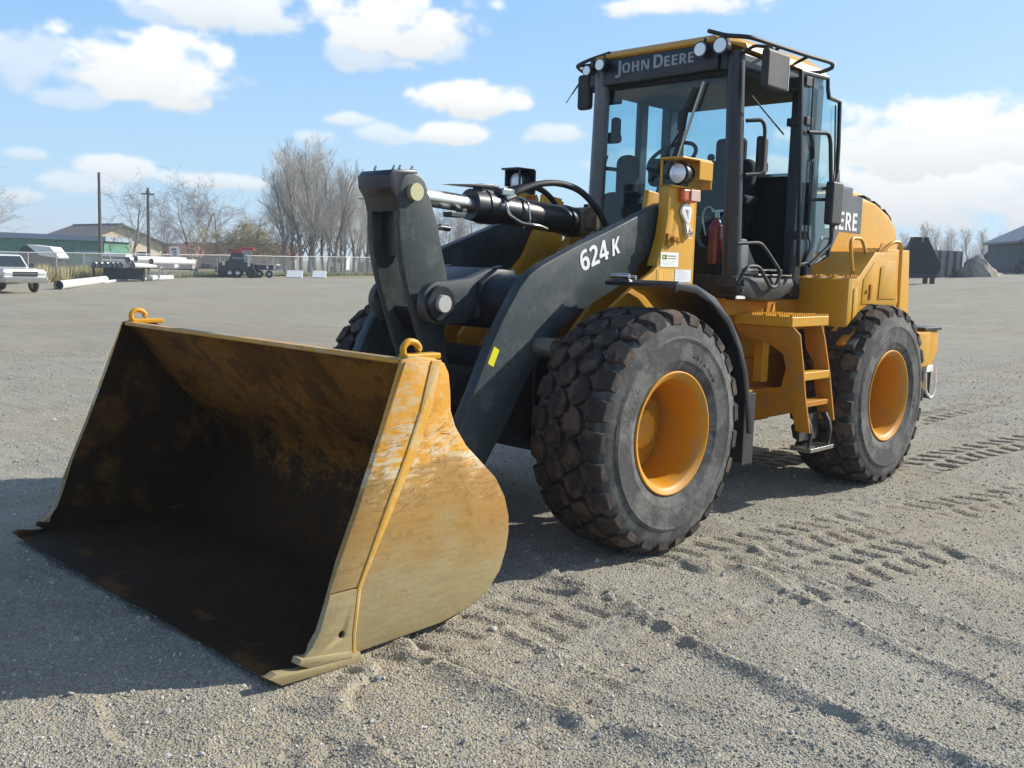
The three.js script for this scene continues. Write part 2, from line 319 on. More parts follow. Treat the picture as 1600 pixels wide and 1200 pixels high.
function groundH(f, l, fine = true) {
  let h = terrain(f, l);
  const r = Math.hypot(f - 2, l - 2);
  h += (fbm(f * .16 + 7, l * .16, 3, 201) - .5) * mix(0, .10, smooth(6, 30, r));
  h += (fbm(f * .9, l * .9, 3, 205) - .5) * mix(.035, .06, smooth(4, 20, r));
  if (!fine) return h;
  const big = fbm(f * 4.2, l * 4.2, 3, 210) - .5;
  const inTrack = tracks.reduce((m, t) => { const q = t.at(f, l, t.w + .1); return q ? Math.max(m, smooth(t.w + .1, t.w - .05, q[0])) : m; }, 0), rough = smooth(.42, .62, fbm(f * .8 + 5, l * .8, 3, 222));
  h += big * .014 + (fbm(f * 17, l * 17, 3, 220) - .5) * mix(.007, .020, rough) * (1 - .6 * inTrack);
  for (const t of tracks) { const q = t.at(f, l, t.w + .06); if (q) {
    const e = smooth(t.w + .05, t.w - .01, q[0]), side = q[0] * q[2], wob = (fbm(f * 6, l * 6, 2, 232) - .5) * .06 + (fbm(f * 26, l * 26, 2, 233) - .5) * .03;
    const ph = (q[1] + Math.abs(side) * .22 + (side > 0 ? .0975 : 0) + wob) / .195, k = ph - Math.floor(ph);
    const bar = smooth(.06, .14, k) * smooth(.52, .42, k) * smooth(.015, .04, q[0]) * smooth(t.w, t.w - .04, q[0]);
    h += e * -t.d * .2 - t.d * bar * smooth(.26, .48, fbm(f * 1.9, l * 1.6, 2, 230)) + t.d * .3 * smooth(.05, 0, Math.abs(q[0] - t.w - .01));
  } }
  for (const t of ruts) { const q = t.at(f, l, .2); if (q) { // a crisp lip with a shallow scraped slope behind it
    const n = fbm(f * 5, l * 5, 3, 240), w = smooth(.2, .42, n) * (.75 + .6 * n), d = q[0] * q[2] + (fbm(f * 7, l * 7, 3, 250) - .5) * .06 + (fbm(f * 30, l * 30, 2, 252) - .5) * .02;
    h += t.h * 1.2 * w * (d < 0 ? Math.exp(-((d / .08) ** 2)) : Math.exp(-((d / .017) ** 2))) - t.h * .45 * w * Math.exp(-(((d - .032) / .022) ** 2)); } }
  return h;
}
{
  const axis = (a, b, step, far) => { const v = []; for (let x = a; x <= b; x += step) v.push(x); let s = step, x = a; const lo = [], hi = []; while (x > -far) { s *= 1.035; x -= s; lo.push(x); } s = step; x = b; while (x < far) { s *= 1.035; x += s; hi.push(x); } return [...lo.reverse(), ...v, ...hi]; };
  const F = axis(-6.8, 3.9, .017, 1500), L = axis(-.2, 3.9, .016, 1500), nf = F.length, nl = L.length;
  const pos = new Float32Array(nf * nl * 3), uv = new Float32Array(nf * nl * 2), colr = new Float32Array(nf * nl * 3), idx = new Uint32Array((nf - 1) * (nl - 1) * 6);
  let o = 0;
  for (let j = 0; j < nl; j++) for (let i = 0; i < nf; i++, o++) {
    const f = F[i], l = L[j], r = Math.hypot(f - 2, l - 2);
    pos[o * 3] = f; pos[o * 3 + 1] = groundH(f, l, r < 30); pos[o * 3 + 2] = -l; uv[o * 2] = f; uv[o * 2 + 1] = l;
    const a = fbm(f * .35 + 3, l * .35, 4, 260), b = fbm(f * 1.7, l * 1.7, 4, 270), w = fbm(f * .05, l * .05 + 9, 3, 280);
    let c = mix3([.93, .93, .865], [.95, .90, .78], smooth(.45, .7, a));      // grey gravel, tan dirt
    c = mix3(c, [.86, .83, .76], smooth(.52, .7, b) * .5);
    const far = fbm(f * .12 + 40, l * .3, 4, 275); c = mix3(c, [.84, .80, .70], smooth(.5, .66, far) * smooth(7, 16, r) * .55); c = mix3(c, [1, .98, .90], smooth(.5, .34, far) * smooth(7, 16, r) * .5);
    c = mix3(c, [.98, .94, .82], smooth(8, 40, r) * smooth(.3, .7, w) * .6);
    { const m = .86 + .28 * fbm(f * 3.1, l * 3.1, 3, 277); c = c.map((v) => v * m); }
    { let m = 0; if (r < 16) for (const t of tracks) { const q = t.at(f, l, t.w + .15); if (q) m = Math.max(m, smooth(t.w + .15, t.w - .1, q[0])); } c = mix3(c, [.92, .83, .68], m * .45 * smooth(.3, .6, b + .1)); }
    // grass beyond the yard's far edge
    const dx = f - EYE.x, dz = -l - EYE.z, t = dx * DIR.x + dz * DIR.z, s = dx * R0.x + dz * R0.z;
    const green = smooth(0, 4, t - (s < 0 ? 80 : 92) + (fbm(f * .2, l * .2, 2, 290) - .5) * 8);
    c = mix3(c, [.72, .68, .38], green * .8);
    colr[o * 3] = c[0]; colr[o * 3 + 1] = c[1]; colr[o * 3 + 2] = c[2];
  }
  let k = 0; for (let j = 0; j < nl - 1; j++) for (let i = 0; i < nf - 1; i++) { const a = j * nf + i, b = a + 1, c = a + nf, d = c + 1; idx.set([a, b, c, b, d, c], k); k += 6; }
  const g = new THREE.BufferGeometry(); g.setAttribute('position', new THREE.BufferAttribute(pos, 3)); g.setAttribute('uv', new THREE.BufferAttribute(uv, 2)); g.setAttribute('color', new THREE.BufferAttribute(colr, 3)); g.setIndex(new THREE.BufferAttribute(idx, 1)); g.computeVertexNormals();
  // stones: cells with a random grey each
  const N = 1024, cells = 170;
  const stone = (x, y) => { const X = x * cells, Y = y * cells, xi = Math.floor(X), yi = Math.floor(Y); let b1 = 9, b2 = 9, id = 0; for (let a = -1; a <= 1; a++) for (let b = -1; b <= 1; b++) { const cx = (xi + a + cells) % cells, cy = (yi + b + cells) % cells, px = xi + a + hash(cx, cy, 1), py = yi + b + hash(cx, cy, 2), d = Math.hypot(px - X, py - Y); if (d < b1) { b2 = b1; b1 = d; id = hash(cx, cy, 3); } else if (d < b2) b2 = d; } return [b1, b2, id]; };
  const bump = new Uint8Array(N * N * 4), colm = new Uint8Array(N * N * 4);
  for (let y = 0; y < N; y++) for (let x = 0; x < N; x++) {
    const u = x / N, v = y / N, [b1, b2, id] = stone(u, v), fine = fbm(u * 200, v * 200, 2, 300, 200), sand = fbm(u * 12, v * 12, 4, 310, 12);
    const isStone = id > .45 ? 1 : 0, hgt = clamp((isStone ? .45 + .55 * smooth(0, .4, b2 - b1) * id : .32) + (fine - .5) * .4);
    let c = mix3([.30, .288, .24], [.345, .328, .272], sand); c = c.map((q) => q * (.80 + .4 * fine));
    if (isStone) { const tone = hash(Math.floor(id * 1e6), 3, 9); c = mix3(c, tone < .3 ? [.22, .215, .205] : tone < .62 ? [.38, .37, .34] : tone < .85 ? [.52, .50, .45] : [.42, .33, .245], .75 * smooth(.02, .16, b2 - b1)); }
    const e = enc(c), q = (y * N + x) * 4; for (let i = 0; i < 3; i++) { colm[q + i] = clamp(e[i]) * 255; bump[q + i] = hgt * 255; } colm[q + 3] = bump[q + 3] = 255;
  }
  const mk = (d, srgb) => { const t = new THREE.DataTexture(d, N, N); t.wrapS = t.wrapT = THREE.RepeatWrapping; t.magFilter = THREE.LinearFilter; t.minFilter = THREE.LinearMipmapLinearFilter; t.generateMipmaps = true; t.anisotropy = 8; if (srgb) t.colorSpace = THREE.SRGBColorSpace; t.needsUpdate = true; return metres(t, 1.6); };
  const m = new THREE.Mesh(g, std({ map: mk(colm, true), bumpMap: mk(bump, false), bumpScale: .009, roughness: .95, vertexColors: true }));
  m.name = 'ground'; m.receiveShadow = m.castShadow = true; m.userData.kind = 'structure'; m.userData.label = 'grey gravel yard with tyre prints and low ridges'; scene.add(m);
}
{ // loose stones lying on the yard
  const r = rng(77), g = new THREE.IcosahedronGeometry(1, 0), p = g.attributes.position;
  for (let i = 0; i < p.count; i++) { const k = .75 + .5 * hash(Math.round(p.getX(i) * 50), Math.round(p.getY(i) * 50 + p.getZ(i) * 31), 4); p.setXYZ(i, p.getX(i) * k, p.getY(i) * k * .7, p.getZ(i) * k); }
  g.computeVertexNormals();
  const n = 100000, im = new THREE.InstancedMesh(g, std({ color: 0xffffff, roughness: .95 }), n), q = new THREE.Object3D(), c = new THREE.Color();
  for (let i = 0; i < n; i++) {
    let f, l; const d = 2.2 + 17 * Math.pow(r(), 2.0), a = (r() - .5) * 1.12, dir = YAW + a;
    f = EYE.x + Math.cos(dir) * d; l = -EYE.z + Math.sin(dir) * d;
    const s = (.0022 + .0055 * Math.pow(r(), 3) + (r() < .004 ? .014 * r() : 0)) * (.8 + d * .05);
    q.position.set(f, groundH(f, l) + s * .25, -l); q.rotation.set(r() * 6, r() * 6, r() * 6); q.scale.set(s * (.8 + .5 * r()), s * (.6 + .4 * r()), s * (.8 + .4 * r())); q.updateMatrix(); im.setMatrixAt(i, q.matrix);
    const t = r(), v = .24 + .28 * r(); im.setColorAt(i, t < .75 ? c.setRGB(v, v * .97, v * .88) : t < .9 ? c.setRGB(v * 1.1, v * .9, v * .7) : c.setRGB(v * 1.4, v * 1.37, v * 1.28));
  }
  im.name = 'loose_gravel'; im.castShadow = im.receiveShadow = true; im.userData.kind = 'stuff'; im.userData.label = 'loose grey gravel stones scattered over the yard'; im.userData.category = 'gravel'; scene.add(im);
}
// ------------------------------------------------------------------ wheel loader
const loader = thing('wheel_loader', 'yellow and charcoal front wheel loader with its worn bucket resting on the gravel', 'wheel loader');

// ---- wheels: outer face towards local +z
const WR = .735, LUGS = 25;
const treadR = (z) => { const a = Math.abs(z); return a < .17 ? .735 - a * a * .12 : .7315 - Math.pow((a - .17) / .09, 2) * .034; };
function lugBlock(poly, base = .052) { // poly in [angle*R, z], raised from the casing
  const n = poly.length, cx = poly.reduce((s, p) => s + p[0], 0) / n, cz = poly.reduce((s, p) => s + p[1], 0) / n, v = [];
  const at = (s, z, r) => { const t = s / WR; return [r * Math.cos(t), r * Math.sin(t), z]; };
  const ring = (k, dr) => poly.map(([s, z]) => { const S = cx + (s - cx) * k, Z = cz + (z - cz) * k; return at(S, Z, treadR(Z) + dr); });
  const A = ring(1.03, -base), B = ring(1.0, -.004), C = ring(.955, .001), top = at(cx, cz, treadR(cz) + .002);
  for (let i = 0; i < n; i++) { const j = (i + 1) % n; for (const [P, Q] of [[A, B], [B, C]]) v.push(...P[i], ...P[j], ...Q[j], ...P[i], ...Q[j], ...Q[i]); v.push(...C[i], ...C[j], ...top); }
  const g = new THREE.BufferGeometry(); g.setAttribute('position', new THREE.Float32BufferAttribute(v, 3)); g.computeVertexNormals(); return g;
}
const wheelProto = (() => {
  const w = new THREE.Group();
  const side = [[.352, .215], [.37, .238], [.40, .250], [.432, .262], [.44, .268], [.447, .264], [.50, .272], [.552, .270], [.560, .277], [.572, .277], [.580, .268], [.62, .262], [.66, .25], [.684, .236], [.692, .22]];
  part('tyre', lathe([...side, [.692, .2], [.692, 0], ...side.slice().reverse().map(([r, z]) => [r, -z])], 96), M.rubber, w);
  const blocks = [], pitch = 2 * Math.PI * WR / LUGS, rr = rng(9);
  for (let i = 0; i < LUGS; i++) {
    const j = () => (rr() - .5) * .004;
    for (const [zc, off] of [[-.066, 0], [.066, .5]]) {
      const s = (i + off) * pitch, a = pitch * .485, b = .0625;
      blocks.push(lugBlock([[s - a, zc + b * .25 + j()], [s - a * .45, zc + b], [s + a * .5, zc + b], [s + a, zc - b * .2 + j()], [s + a * .5, zc - b], [s - a * .5, zc - b]]));
    }
    for (const [dir, off] of [[-1, .5], [1, 0]]) {
      const s = (i + off) * pitch, a = pitch * .405;
      blocks.push(lugBlock([[s - a * .5, dir * .135], [s + a * .55, dir * .135], [s + a, dir * .165], [s + a * .82, dir * .222], [s + a * .72, dir * .258], [s - a * .72, dir * .258], [s - a * .86, dir * .222], [s - a, dir * .17]], .045));
    }
  }
  part('tread', blocks, M.tread, w);
  // moulded letters on the sidewall
  const letters = []; [['20.5R25', 1.15], ['L3', -1.35], ['RADIAL', 2.9]].forEach(([s, a0]) => [...s].forEach((ch, i) => { const g = text(ch, .046, .004); g.translate(-.018, .474, .268); g.rotateZ(a0 - i * .095 - Math.PI / 2); letters.push(g); }));
  part('lettering', letters, M.rubber, w);
  part('rim', lathe([[.30, -.05], [.302, .15], [.318, .19], [.322, .222], [.332, .226], [.336, .236], [.352, .240], [.362, .25], [.371, .25], [.373, .238], [.366, .222], [.35, .20], [.345, -.2], [.30, -.2], [.30, -.05]], 96), M.rim, w);
  part('hub', [lathe([[.001, .035], [.10, .035], [.118, .025], [.125, 0], [.13, -.06], [.215, -.07], [.225, -.075], [.299, -.078]], 64)], M.rim, w);
  const bolt = new THREE.CylinderGeometry(.017, .017, .03, 6).rotateX(Math.PI / 2), cap = new THREE.CylinderGeometry(.009, .009, .012, 6).rotateX(Math.PI / 2), bg = metreUV(clean(bolt)), cg = metreUV(clean(cap));
  for (let i = 0; i < 28; i++) { const big = i < 20, a = (big ? i / 20 : i / 8) * Math.PI * 2, R = big ? .255 : .1, m = new THREE.Mesh(big ? bg : cg, M.yellowDull); m.name = 'wheel_bolt'; m.position.set(R * Math.cos(a), R * Math.sin(a), big ? -.065 : .037); m.castShadow = m.receiveShadow = true; w.add(m); }
  const valve = new THREE.CylinderGeometry(.007, .007, .06, 8); valve.rotateX(Math.PI / 2); valve.translate(-.29, .05, .17); part('valve', valve, M.plastic, w);
  return w;
})();
[[0, 1.03], [0, -1.03], [-3.03, 1.03], [-3.03, -1.03]].forEach(([f, l], i) => {
  const w = i ? wheelProto.clone() : wheelProto; w.name = 'wheel'; w.position.set(f, WR - .012, -l); w.rotation.set(0, l > 0 ? Math.PI : 0, 0);
  w.rotation.order = 'YXZ'; w.rotation.z = [.1, .4, 1.2, 2][i]; loader.add(w);
});

// ---- bucket
const bucket = sub('bucket', loader);
{
  const shellLine = (() => { const p = new THREE.Path(); p.moveTo(2.60, .045); p.lineTo(1.86, .055); p.bezierCurveTo(1.62, .07, 1.475, .26, 1.475, .46); p.bezierCurveTo(1.475, .64, 1.68, .72, 1.815, .90); p.lineTo(2.10, 1.258); return p.getPoints(14); })();
  const sheet = (pts, t) => { const out = [], inn = []; pts.forEach((p, i) => { const a = pts[Math.max(0, i - 1)], b = pts[Math.min(pts.length - 1, i + 1)], d = b.clone().sub(a).normalize(); out.push([p.x, p.y]); inn.push([p.x + d.y * t, p.y - d.x * t]); }); return [...out, ...inn.reverse()]; };
  const shell = clean(plate(sheet(shellLine, -.022), -1.322, 1.322, .004)), arc = [0]; for (let i = 1; i < shellLine.length; i++) arc.push(arc[i - 1] + shellLine[i].distanceTo(shellLine[i - 1]));
  for (let i = 0, p = shell.attributes.position; i < p.count; i++) { let d = 1e9, s = 0; shellLine.forEach((q, k) => { if (!k) return; const o = shellLine[k - 1], ex = q.x - o.x, ey = q.y - o.y, t = clamp(((p.getX(i) - o.x) * ex + (p.getY(i) - o.y) * ey) / (ex * ex + ey * ey)), e = Math.hypot(p.getX(i) - o.x - ex * t, p.getY(i) - o.y - ey * t); if (e < d) { d = e; s = arc[k - 1] + (arc[k] - arc[k - 1]) * t; } }); shell.attributes.uv.setXY(i, 1.4 + p.getZ(i), s); }
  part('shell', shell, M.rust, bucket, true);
  const profile = [[2.135, 1.27], [2.06, 1.283], [1.95, 1.268], [1.895, 1.245], [1.868, 1.20], [1.855, 1.12], [1.85, 1.03], [1.82, .955], [1.75, .86], [1.65, .77], [1.55, .68], [1.487, .58], [1.455, .48], [1.453, .40], [1.466, .32], [1.505, .22], [1.59, .13], [1.70, .08], [1.88, .05], [2.40, .035], [2.62, .042], [2.592, .13], [2.555, .18], [2.52, .27], [2.46, .45], [2.36, .68], [2.23, 1.01]];
  for (const s of [1, -1]) {
    const inner = plate(profile, s * 1.322, s * 1.3245, 0), outer = plate(profile, s * 1.325, s * 1.345, .004);
    part('side_plate', outer, M.worn, bucket); part('side_liner', inner, M.dirtAndShade, bucket);
    // bent-out strengthening strip along the leading edge, with a narrow ridge
    const strip = [[2.128, 1.262], [1.985, 1.262], [2.045, 1.05], [2.12, .87], [2.225, .65], [2.305, .47], [2.368, .33], [2.512, .33], [2.462, .45], [2.362, .68], [2.232, 1.01]];
    part('wear_strip', plate(strip, s * 1.345, s * 1.360, .004), M.worn, bucket);
    const ridge = [[1.985, 1.262], [1.93, 1.262], [1.985, 1.05], [2.06, .87], [2.178, .65], [2.275, .47], [2.35, .33], [2.378, .13], [2.378, .05], [2.395, .05], [2.395, .14], [2.37, .33], [2.305, .47], [2.225, .65], [2.12, .87], [2.045, 1.05]];
    part('wear_ridge', plate(ridge, s * 1.345, s * 1.367, .005), M.ridge, bucket);
    const guard = [[2.37, .325], [2.51, .325], [2.555, .19], [2.592, .13], [2.66, .075], [2.62, .05], [2.396, .05], [2.396, .14]];
    part('corner_guard', plate(guard, s * 1.345, s * 1.364, .004, [circle(2.45, .145, .016, 14)]), M.worn, bucket);
    part('guard_hole', plate(circle(2.45, .145, .02, 14), s * 1.344, s * 1.347, 0), M.interior, bucket);
    part('edge_foot', [plate([[2.40, .062], [2.655, .098], [2.665, .075], [2.62, .05], [2.40, .035]], s * 1.315, s * 1.375, .006)], s > 0 ? M.worn : M.dirtAndShade, bucket);  // far foot gets the dark colour as painted shade
    // curled lifting hook on the top corner
    const h = [[2.085, 1.26, s * 1.30], [2.095, 1.315, s * 1.30], [2.065, 1.342, s * 1.30], [2.025, 1.335, s * 1.30], [2.005, 1.312, s * 1.30], [2.015, 1.302, s * 1.30]];
    part('hook', [tube(h, .015, 30, false, .5, 10), box(1.90, 2.10, 1.262, 1.290, s * 1.27, s * 1.33, .008)], M.yellow, bucket);
  }
  part('lip', box(2.075, 2.132, 1.248, 1.272, -1.322, 1.322, .008), M.worn, bucket);
  part('cutting_edge', plate([[2.35, .008], [2.76, .018], [2.775, .03], [2.62, .045], [2.35, .045]], -1.36, 1.36, .003), M.dirtAndShade, bucket);
  for (const s of [1, -1]) part('edge_end', plate([[2.34, .004], [2.74, .012], [2.80, .055], [2.765, .068], [2.66, .05], [2.36, .05]], s * 1.325, s * 1.372, .004), s > 0 ? M.worn : M.dirtAndShade, bucket);  // far end likewise darkened by colour for shade
  // back: spill guard, ribs and hinge ears
  part('spill_guard', plate([[2.05, 1.24], [1.90, 1.235], [1.875, 1.2], [1.865, 1.1], [1.85, 1.0], [1.87, 1.03]], -1.32, 1.32, .004), M.yellowDull, bucket);
  for (const l of [-.75, -.45, .45, .75]) part('hinge_ear', plate([[1.80, .95], [1.58, .72], [1.46, .55], [1.40, .25], [1.30, .22], [1.26, .32], [1.40, .62], [1.62, .93]], l - .025, l + .025), M.yellowDull, bucket);
}

// ---- boom, bell crank, cylinders
const boomOutline = [[-.74, 2.135], [-.66, 2.125], [-.42, 2.035], [-.16, 1.935], [.21, 1.805], [.49, 1.695], [.60, 1.635], [.68, 1.56], [.80, 1.395], [.90, 1.235], [.975, 1.085], [1.035, .965], [1.13, .80], [1.25, .56], [1.38, .34], [1.39, .25], [1.33, .19], [1.24, .21], [1.10, .35], [.92, .56], [.74, .80], [.60, 1.02], [.44, 1.21], [.25, 1.35], [.02, 1.465], [-.2, 1.55], [-.40, 1.66], [-.55, 1.80], [-.66, 1.93], [-.76, 1.96], [-.84, 2.03], [-.82, 2.11]];
for (const s of [1, -1]) {
  const arm = part('boom_arm', plate(boomOutline, s > 0 ? .56 : -.50, s > 0 ? .64 : -.58, .008), M.charcoal, loader);
  parts('pin', [rod(V(-.72, 2.045, s * .50), V(-.72, 2.045, s * .70), .055), rod(V(1.30, .29, s * .5), V(1.30, .29, s * .7), .05)], M.steel, arm);
  if (s > 0) part('warning_tape', plate([[.885, 1.225], [.842, 1.203], [.888, 1.108], [.932, 1.130]], s * .6405, s * .6425, 0), M.tape, arm);
}
{
  const arm = loader.children.find((c) => c.name === 'boom_arm');
  const a = [text('624', .125, .003)]; a[0].computeBoundingBox(); const w = a[0].boundingBox.max.x;
  const k = text('K', .105, .003); k.applyMatrix4(new THREE.Matrix4().set(1, .22, 0, w + .02, 0, 1, 0, 0, 0, 0, 1, 0, 0, 0, 0, 1));
  const letters = [...a, k].map((g) => { g.rotateZ(.335); g.rotateY(Math.PI); g.translate(.145, 1.655, -.6405); return g; });
  part('lettering', letters, M.white, arm);
}
parts('boom_hose', [[0, .36], [.05, .42]].map(([d, l]) => tube([[-.62, 1.98 - d, l], [-.40, 1.93 - d, l + .04], [-.1, 1.86 - d, l + .08], [.2, 1.72 - d, l + .1], [.42, 1.58, l + .1]], .014, 30)), M.rustSteel, loader);
parts('hose_clamp', [-.1, .2].map((f, i) => box(f - .02, f + .02, 1.70 - i * .12, 1.88 - i * .13, .43, .56, .006)), M.black, loader);
{ // torque tube and the two brackets that carry the bell crank
  const t = part('cross_tube', [rod(V(.50, 1.46, -.56), V(.50, 1.46, .56), .17, .17, 36), plate([[.66, 1.58], [.52, 1.665], [.36, 1.66], [.33, 1.5], [.5, 1.3], [.68, 1.36]], -.30, .30, .03)], M.black, loader);
  for (const s of [1, -1]) {
    const br = part('crank_bracket', plate([...circle(.965, 1.45, .125, 12, -1.7, 1.65), [.90, 1.578], [.72, 1.60], [.56, 1.655], [.44, 1.68], [.50, 1.55], [.62, 1.44], [.74, 1.33], [.94, 1.325]], s * .20, s * .255, .006), M.charcoal, loader);
    part('boss', [rod(V(.965, 1.45, s * .255), V(.965, 1.45, s * .285), .105, .10, 36)], M.black, br);
    part('pin', [rod(V(.965, 1.45, s * .28), V(.965, 1.45, s * .312), .052, .05, 28)], std({ color: col(.5, .5, .47), metalness: .3, roughness: .5 }), br);
  }
}
{ const c = sub('bell_crank', loader);
  const outline = [...circle(1.085, 2.085, .108, 14, -.3, 2.9), [.935, 2.01], [.89, 1.91], [.86, 1.78], [.82, 1.65], [.785, 1.53], [.79, 1.42], [.82, 1.27], [.78, 1.07], [.78, .92], [.86, .90], [.95, 1.10], [1.03, 1.31], [1.08, 1.44], [1.125, 1.57], [1.17, 1.73], [1.185, 1.90], [1.188, 2.0]];
  for (const s of [1, -1]) part('crank_plate', plate(outline, s * .10, s * .15, .008), M.charcoal, c);
  part('crank_cap', [plate([[1.235, 2.20], [1.06, 2.215], [1.05, 2.185], [1.14, 2.17], [1.175, 2.06], [1.165, 1.97], [1.192, 1.97], [1.215, 2.05], [1.255, 2.10], [1.262, 2.17]], -.15, .15, .012)], M.black, c);
  parts('web', [plate([[1.10, 2.0], [1.12, 2.0], [1.10, 1.72], [1.08, 1.72]], -.1, .1, .002), plate([[.90, 1.3], [1.0, 1.42], [1.02, 1.4], [.93, 1.28]], -.1, .1, .002)], M.black, c);
  part('pin', [rod(V(1.085, 2.085, -.185), V(1.085, 2.085, .185), .05, .05, 28)], std({ color: col(.55, .52, .30), metalness: .5, roughness: .4 }), c);
  parts('grease_fitting', [[1.12, 2.215, .06], [1.10, 2.22, -.02], [1.18, 2.212, -.09], [1.08, 2.21, .12]].map(([f, u, l]) => rod(V(f, u, l), V(f - .01, u + .025, l), .009, .006, 8)), M.steel, c);
  part('drag_link', [plate([[.90, 1.05], [.80, 1.05], [1.25, .52], [1.45, .50], [1.45, .60], [1.30, .62]], -.06, .06)], M.charcoal, c);
  part('sensor_bracket', [box(.80, .90, 1.885, 1.905, -.02, .10, .004), rod(V(.80, 1.90, .06), V(.72, 1.895, .06), .018)], M.black, c);
}
{ const t = sub('tilt_cylinder', loader), a = V(1.085, 2.085, 0), b = V(.47, 2.055, 0), e = V(-.52, 2.0, 0);
  part('rod', [rod(a, b, .054, .054, 32), rod(V(1.085, 2.085, -.09), V(1.085, 2.085, .09), .08, .08, 28)], M.chrome, t);
  part('gland', [rod(V(.50, 2.057, 0), V(.40, 2.051, 0), .098, .105, 36), rod(V(.40, 2.051, 0), V(.28, 2.045, 0), .112, .105, 36)], M.black, t);
  part('barrel', [rod(V(.30, 2.046, 0), V(-.42, 2.005, 0), .092, .095, 40), rod(V(-.40, 2.006, 0), V(-.50, 2.0, 0), .106, .10, 36)], M.black, t);
  part('clevis', [rod(V(-.57, 2.0, -.11), V(-.57, 2.0, .11), .105, .105, 30), rod(V(-.57, 2.0, .11), V(-.57, 2.0, .17), .06, .06, 24)], M.rustSteel, t);
  part('position_bar', [plate([[.70, 2.165], [.36, 2.192], [.30, 2.172], [.36, 2.165]], -.05, .06, .004), box(.28, .44, 2.13, 2.19, -.04, .05, .01)], M.black, t);
  part('bracket', [box(.62, .74, 1.965, 1.995, .02, .10, .006), box(.60, .64, 1.98, 2.02, .03, .09, .006)], M.charcoal, t);
  parts('hydraulic_hose', [tube([[.24, 2.11, .08], [.16, 2.16, .10], [.0, 2.215, .12], [-.18, 2.235, .14], [-.36, 2.20, .17], [-.50, 2.10, .2], [-.60, 1.98, .22]], .022, 50, false, .5), tube([[.2, 2.13, -.08], [.02, 2.19, -.1], [-.2, 2.22, -.1], [-.4, 2.16, -.12], [-.55, 2.02, -.15]], .02, 40, false, .5)], M.plastic, t);
  parts('hydraulic_pipe', [bent([[.27, 2.09, .09], [.26, 2.0, .12], [.16, 1.955, .13], [-.02, 1.945, .13], [-.1, 1.93, .12]], .013, .03), tube([[.08, 2.13, .03], [.07, 2.09, .10], [.06, 1.98, .115], [.06, 1.93, .06]], .008, 20)], M.steel, t);
  part('fitting', [box(.20, .31, 2.12, 2.17, .04, .11, .012), rod(V(.28, 2.10, .1), V(.2, 2.125, .1), .02)], M.steel, t);
}
for (const s of [1, -1]) { const c = sub('lift_cylinder', loader);
  part('barrel', [rod(V(-.75, .78, s * .73), V(.12, 1.06, s * .72), .062)], M.black, c); part('rod', [rod(V(.1, 1.055, s * .72), V(.50, 1.20, s * .72), .036)], M.chrome, c);
  part('rod_end', [rod(V(.52, 1.21, s * .65), V(.52, 1.21, s * .79), .06, .06, 24)], M.steel, c);
  part('hose', [tube([[.05, 1.12, s * .74], [.3, 1.27, s * .76], [.42, 1.24, s * .70], [.30, 1.12, s * .66]], .014, 30)], M.plastic, c);
}

